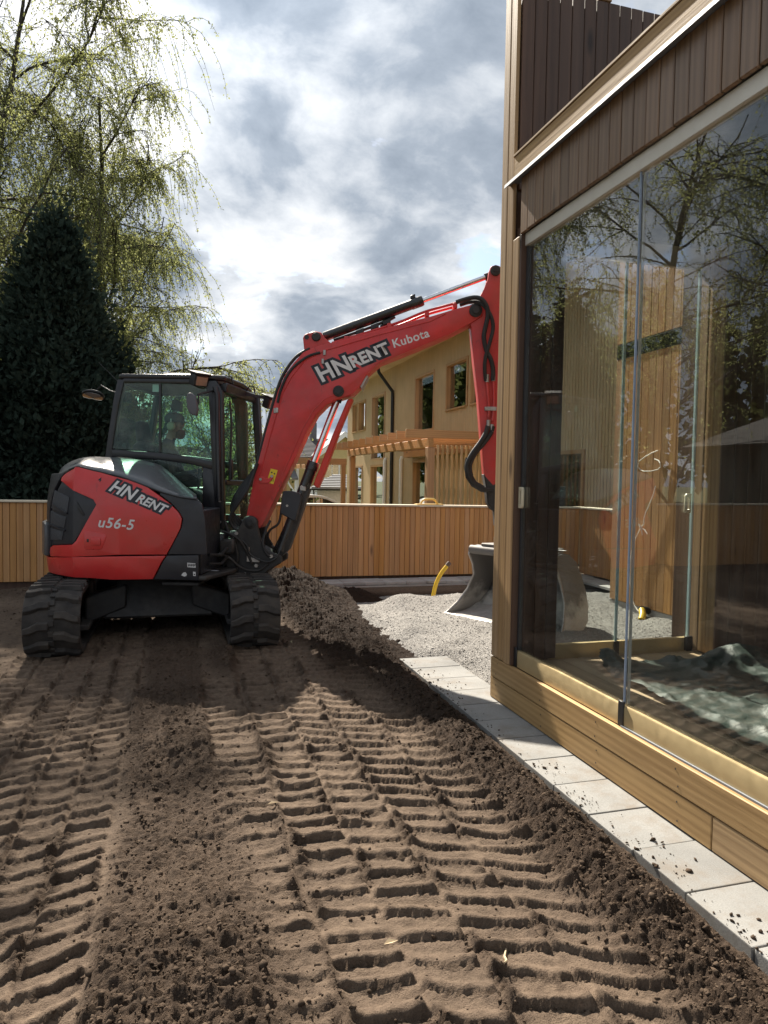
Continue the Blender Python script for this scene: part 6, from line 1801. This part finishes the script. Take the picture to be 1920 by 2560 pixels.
class TB:
    """numpy collector for branch tubes and leaf quads"""
    def __init__(s): s.V = []; s.F = []; s.n = 0; s.LV = []; s.ln = 0
    def tube(s, P, R, k=5):
        P = np.asarray(P, float); R = np.asarray(R, float); m = len(P)
        T = np.gradient(P, axis=0); T /= np.linalg.norm(T, axis=1)[:, None]+1e-9
        ref = np.array([0.31, 0.17, 0.93]); A = np.cross(T, ref); A /= np.linalg.norm(A, axis=1)[:, None]+1e-9
        B = np.cross(T, A)
        t = np.arange(k)*2*PI/k
        V = P[:, None, :]+R[:, None, None]*(A[:, None, :]*np.cos(t)[None, :, None]+B[:, None, :]*np.sin(t)[None, :, None])
        i = np.arange(m-1)[:, None]*k; j = np.arange(k)[None]; j2 = (j+1) % k
        Q = np.stack([i+j, i+j2, i+k+j2, i+k+j], -1).reshape(-1, 4)+s.n
        s.V.append(V.reshape(-1, 3)); s.F.append(Q); s.n += m*k
    def leaves(s, C, size, rg, hang=0.0):
        n = len(C)
        d1 = rg.normal(size=(n, 3)); d1[:, 2] -= hang; d1 /= np.linalg.norm(d1, axis=1)[:, None]
        d2 = np.cross(d1, rg.normal(size=(n, 3))); d2 /= np.linalg.norm(d2, axis=1)[:, None]+1e-9
        sz = size*rg.uniform(0.65, 1.25, n)[:, None]
        q = np.stack([C, C+d1*sz*0.5+d2*sz*0.36, C+d1*sz, C+d1*sz*0.5-d2*sz*0.36], 1)
        s.LV.append(q.reshape(-1, 3)); s.ln += n
    def wood_mesh(s, name, mat, parent):
        V = np.concatenate(s.V); F = np.concatenate(s.F)
        o = np_mesh(name, V, None, mat, parent, smooth=True, F4=F); ORG[o.name] = ORG[parent.name].copy(); return o
    def leaf_mesh(s, name, mat, parent):
        V = np.concatenate(s.LV); F = np.arange(len(V)).reshape(-1, 4)
        o = np_mesh(name, V, None, mat, parent, F4=F); ORG[o.name] = ORG[parent.name].copy(); return o

def curve(p, d, L, n, rg, up=0.0, wig=0.12):
    P = [np.array(p, float)]; d = np.array(d, float); d /= np.linalg.norm(d)
    for i in range(n):
        d = d+rg.normal(size=3)*wig+np.array([0, 0, up]); d /= np.linalg.norm(d)
        P.append(P[-1]+d*L/n)
    return np.array(P)

def birch(label, loc, height, seed, leafs=46000, lean=(0, 0), group='tall weeping birches', first=0.16, mat='birch_leaf'):
    rg = np.random.default_rng(seed)
    t = thing('birch_tree', label, 'tree', loc, group)
    b = TB()
    tr = curve((0, 0, -.3), (lean[0], lean[1], 1), height*.92, 16, rg, 0.03, 0.045)
    b.tube(tr, np.linspace(.21, .03, 17), 9)
    limbs = []
    nl = 19
    for i in range(nl):
        f = first+(0.92-first)*i/nl
        k = f*16; p = tr[int(k)]+(tr[min(16, int(k)+1)]-tr[int(k)])*(k-int(k))
        az = i*2.39+rg.uniform(-.4, .4)
        el = rg.uniform(.55, .95)
        L = height*(0.44-0.27*f)*rg.uniform(.8, 1.15)
        d = (math.cos(az)*math.cos(el), math.sin(az)*math.cos(el), math.sin(el))
        c = curve(p, d, L, 9, rg, -0.035, .10)
        b.tube(c, np.linspace(.075*(1-f*.6), .014, 10), 6); limbs.append((c, L))
        for q in range(5):
            j = rg.integers(3, 9)
            dd = c[min(9, j+1)]-c[j]; dd = dd/np.linalg.norm(dd)
            d2 = dd*.8+rg.normal(size=3)*.55; d2[2] = abs(d2[2])*.5
            L2 = L*rg.uniform(.3, .55)
            c2 = curve(c[j], d2, L2, 6, rg, -0.07, .13)
            b.tube(c2, np.linspace(.026, .008, 7), 4); limbs.append((c2, L2))
    ends = [(c, L) for c, L in limbs]
    wts = np.array([L for c, L in ends]); wts /= wts.sum()
    nt = leafs//24
    pick = rg.choice(len(ends), nt, p=wts)
    for q in pick:
        c, L = ends[q]
        u = rg.uniform(.30, 1.0)*(len(c)-1.001); j = int(u)
        p = c[j]+(c[j+1]-c[j])*(u-j)
        az = rg.uniform(0, 2*PI)
        d = np.array([math.cos(az)*.75, math.sin(az)*.75, rg.uniform(.0, .5)])
        HL = rg.uniform(.6, 2.2)*height/15
        tw = curve(p, d, HL, 5, rg, -0.52, .10)
        b.tube(tw, np.linspace(.0075, .0035, 6), 3)
        n = rg.integers(24, 40)
        s = rg.uniform(.12, 1.0, n)*4.99; ji = s.astype(int)
        C = tw[ji]+(tw[ji+1]-tw[ji])*(s-ji)[:, None]+rg.normal(size=(n, 3))*.028
        b.leaves(C, .060, rg, .6)
    b.wood_mesh('trunk', M['bark'], t)
    b.leaf_mesh('crown', M[mat], t)
    return t
b1 = birch('tall weeping birch with a leaning trunk at the left edge', (-5.2, 20.5, -0.8), 17.5, 21, 108000, (0.02, 0))
b2 = birch('weeping birch whose trunk stands right behind the tallest conifer', (-1.9, 23.5, -1.0), 14.5, 8, 86000, (.02, 0))
b3 = birch('weeping birch left of the yard, mirrored beside the glass seam', (-9.3, 17.8, -0.6), 14.5, 5, 22000, first=0.28)
b4 = birch('big birch with dark trunk mirrored at the right end of the glass', (-11.0, 13.6, -0.4), 14.0, 17, 28000, first=0.36)

def conifer(label, loc, h, r, seed, n=26000, group='dark conifers behind the fence', mat='thuja_leaf', col=True):
    rg = np.random.default_rng(seed)
    t = thing('conifer_tree', label, 'tree', loc, group)
    b = TB()
    b.tube(np.array([(0, 0, -.3), (0.02, 0, h*.5), (0, 0, h*.98)]), np.array([.12, .07, .01]), 7)
    # upright sprays in clumps through the outer shell
    nc = n//34
    z = h*(1-np.sqrt(rg.uniform(0.0, 1, nc)))*0.98 if not col else h*(1-rg.uniform(0, 1, nc)**.75)
    az = rg.uniform(0, 2*PI, nc)
    prof = r*np.clip(1-(z/h)**1.6, .04, 1)*(0.80+0.20*np.sin(z*2.3+seed+az*2)+0.16*np.sin(z*5.3+az*4+seed)+0.14*np.sin(z*9.1-az*3)); rr = prof*np.sqrt(rg.uniform(.30, 1.25, nc))
    C = np.stack([rr*np.cos(az), rr*np.sin(az), z], 1)
    for c, a in zip(C, az):
        if rg.uniform() < .35: b.tube(np.array([(0, 0, max(0.05, c[2]-.35)), (c[0]*.6, c[1]*.6, c[2]-.1), c]), np.array([.016, .010, .004]), 3)
    k = 34
    cc = np.repeat(C, k, 0)+rg.normal(size=(nc*k, 3))*np.array([.15, .15, .24])
    out = np.stack([np.cos(np.repeat(az, k)), np.sin(np.repeat(az, k)), np.full(nc*k, 1.1)], 1)
    d1 = out*.6+rg.normal(size=(nc*k, 3))*.55; d1 /= np.linalg.norm(d1, axis=1)[:, None]
    d2 = np.cross(d1, rg.normal(size=(nc*k, 3))); d2 /= np.linalg.norm(d2, axis=1)[:, None]
    sz = rg.uniform(.055, .135, nc*k)[:, None]
    q = np.stack([cc, cc+d1*sz*.6+d2*sz*.30, cc+d1*sz*1.15, cc+d1*sz*.55-d2*sz*.30], 1)
    b.LV.append(q.reshape(-1, 3))
    b.wood_mesh('trunk', M['bark'], t); b.leaf_mesh('crown', M[mat], t)
    return t
conifer('tallest dark pointed conifer behind the left end of the fence', (-1.95, 13.1, -0.3), 5.75, 1.65, 3, 84000)
conifer('dark conifer at the far left behind the fence', (-3.45, 12.6, -0.3), 5.0, 1.05, 4, 34000)
conifer('lower dark conifer just left of the cab', (-1.15, 13.6, -0.3), 3.9, 0.85, 6, 30000)
conifer('broad dark conifer behind the other conifers', (-2.6, 14.6, -0.5), 4.6, 1.3, 9, 24000)

def spruce(label, loc, h, r, seed):
    rg = np.random.default_rng(seed)
    t = thing('spruce_tree', label, 'tree', loc, 'spruces in the distance')
    b = TB(); b.tube(np.array([(0, 0, -.3), (0, 0, h*.5), (0, 0, h)]), np.array([.16, .09, .01]), 6)
    for i in range(int(h*9)):
        z = h*(.08+.9*i/(h*9)); L = r*(1-z/h)*rg.uniform(.75, 1.1)+.08; a = rg.uniform(0, 2*PI)
        P = curve((0, 0, z), (math.cos(a), math.sin(a), .15), L, 5, rg, -.05, .05); b.tube(P, np.linspace(.02, .006, 6), 3)
        n = int(26*L)+6; s = rg.uniform(.1, 1, n)*4.99; ji = s.astype(int)
        C = P[ji]+(P[ji+1]-P[ji])*(s-ji)[:, None]+rg.normal(size=(n, 3))*.05
        b.leaves(C, .20, rg, .5)
    b.wood_mesh('trunk', M['bark'], t); b.leaf_mesh('crown', M['spruce_leaf'], t)
spruce('dark spruce seen through the cab windscreen', (1.9, 26.5, -1.2), 6.2, 1.7, 1)
spruce('dark spruce tip left of the yellow house roof', (7.9, 58, -1.2), 8.0, 2.2, 2)

def bare_tree(label, loc, h, seed, leaf=0):
    rg = np.random.default_rng(seed)
    t = thing('bare_tree', label, 'tree', loc, 'thin leafless trees')
    b = TB()
    def grow(p, d, L, r, lev):
        c = curve(p, d, L, 6, rg, .03, .09); b.tube(c, np.linspace(r, r*.45, 7), 5 if lev < 2 else 3)
        if lev == 3:
            if leaf: b.leaves(c[rg.integers(1, 7, leaf)]+rg.normal(size=(leaf, 3))*.06, .09, rg, .3)
            return
        for i in range(5 if lev < 2 else 4):
            j = rg.integers(2, 7); d2 = (c[j]-c[j-1]); d2 = d2/np.linalg.norm(d2)+rg.normal(size=3)*.55; d2[2] = abs(d2[2])+.15
            grow(c[j], d2, L*rg.uniform(.45, .65), r*.45, lev+1)
    grow((0, 0, -.3), (0, 0, 1), h*.62, .13, 0)
    b.wood_mesh('trunk', M['bark'], t)
    if leaf: b.leaf_mesh('crown', M['birch_leaf'], t)
    else:
        b.leaves(rg.normal(size=(40, 3))*np.array([.6, .6, .8])+np.array([0, 0, h*.75]), .05, rg); b.leaf_mesh('crown', M['birch_leaf'], t)
bare_tree('thin leafless tree above the yellow house chimney', (10.9, 62, -1.2), 9.0, 4)
bare_tree('thin tree with scattered young leaves behind the cab roof', (-.4, 19.0, -1.0), 5.0, 7, 7)
bare_tree('young leafy tree seen through the cab windscreen', (1.15, 19.5, -1.1), 4.6, 12, 14)
bare_tree('bare crowned tree mirrored in the middle of the glass', (-12.5, 21.5, -0.8), 8.5, 15, 3)

def shrub(label, loc, r, h, seed, n=14000):
    rg = np.random.default_rng(seed)
    t = thing('shrub', label, 'bush', loc, 'bushes beyond the fence')
    b = TB()
    for i in range(40):
        a = rg.uniform(0, 2*PI); e = rg.uniform(.6, 1.4)
        c = curve((rg.normal()*.1, rg.normal()*.1, -.1), (math.cos(a)*math.cos(e), math.sin(a)*math.cos(e), math.sin(e)), h*rg.uniform(.7, 1.1), 6, rg, -.03, .12)
        b.tube(c, np.linspace(.02, .005, 7), 4)
        m = n//40; s = rg.uniform(.3, 1, m)*5.99; ji = s.astype(int)
        C = c[ji]+(c[ji+1]-c[ji])*(s-ji)[:, None]+rg.normal(size=(m, 3))*r*.16
        b.leaves(C, .085, rg, .2)
    b.wood_mesh('stem', M['bark'], t); b.leaf_mesh('crown', M['wood_leaf'], t)
shrub('green bush behind the cab beyond the fence', (.2, 17.0, -.9), 1.6, 2.4, 1)
shrub('lower green bush right of the cab beyond the fence', (1.9, 18.0, -1.0), 1.5, 2.2, 2)
shrub('broad bush under the birches on the left', (-5.0, 15.5, -.7), 1.8, 2.6, 3)
shrub('bush in front of the grey house, mirrored in the glass', (-10.2, 9.2, -.1), 1.4, 1.5, 4)

def far_wood():
    rg = np.random.default_rng(77)
    b = TB()
    for i in range(300):
        a = rg.uniform(-1.5, 1.2); d = rg.uniform(75, 120)
        x, y = d*math.sin(a), d*math.cos(a); h = rg.uniform(16, 25)
        if -.05 < a < .45: h *= .22
        n = 150; z = h*(.15+.85*rg.uniform(0, 1, n)**.8); r = 2.6*np.clip(1.1-z/h, .08, 1)
        az = rg.uniform(0, 2*PI, n)
        C = np.stack([x+r*np.cos(az)*rg.uniform(.3, 1, n), y+r*np.sin(az)*rg.uniform(.3, 1, n), z-1.4], 1)
        b.leaves(C, 1.35, rg, .2)
    V = np.concatenate(b.LV); F = np.arange(len(V)).reshape(-1, 4)
    o = np_mesh('distant_wood', V, None, M['wood_leaf'], None, F4=F)
    tag(o, 'far belt of trees on the horizon', 'wood', None, 'stuff')
far_wood()
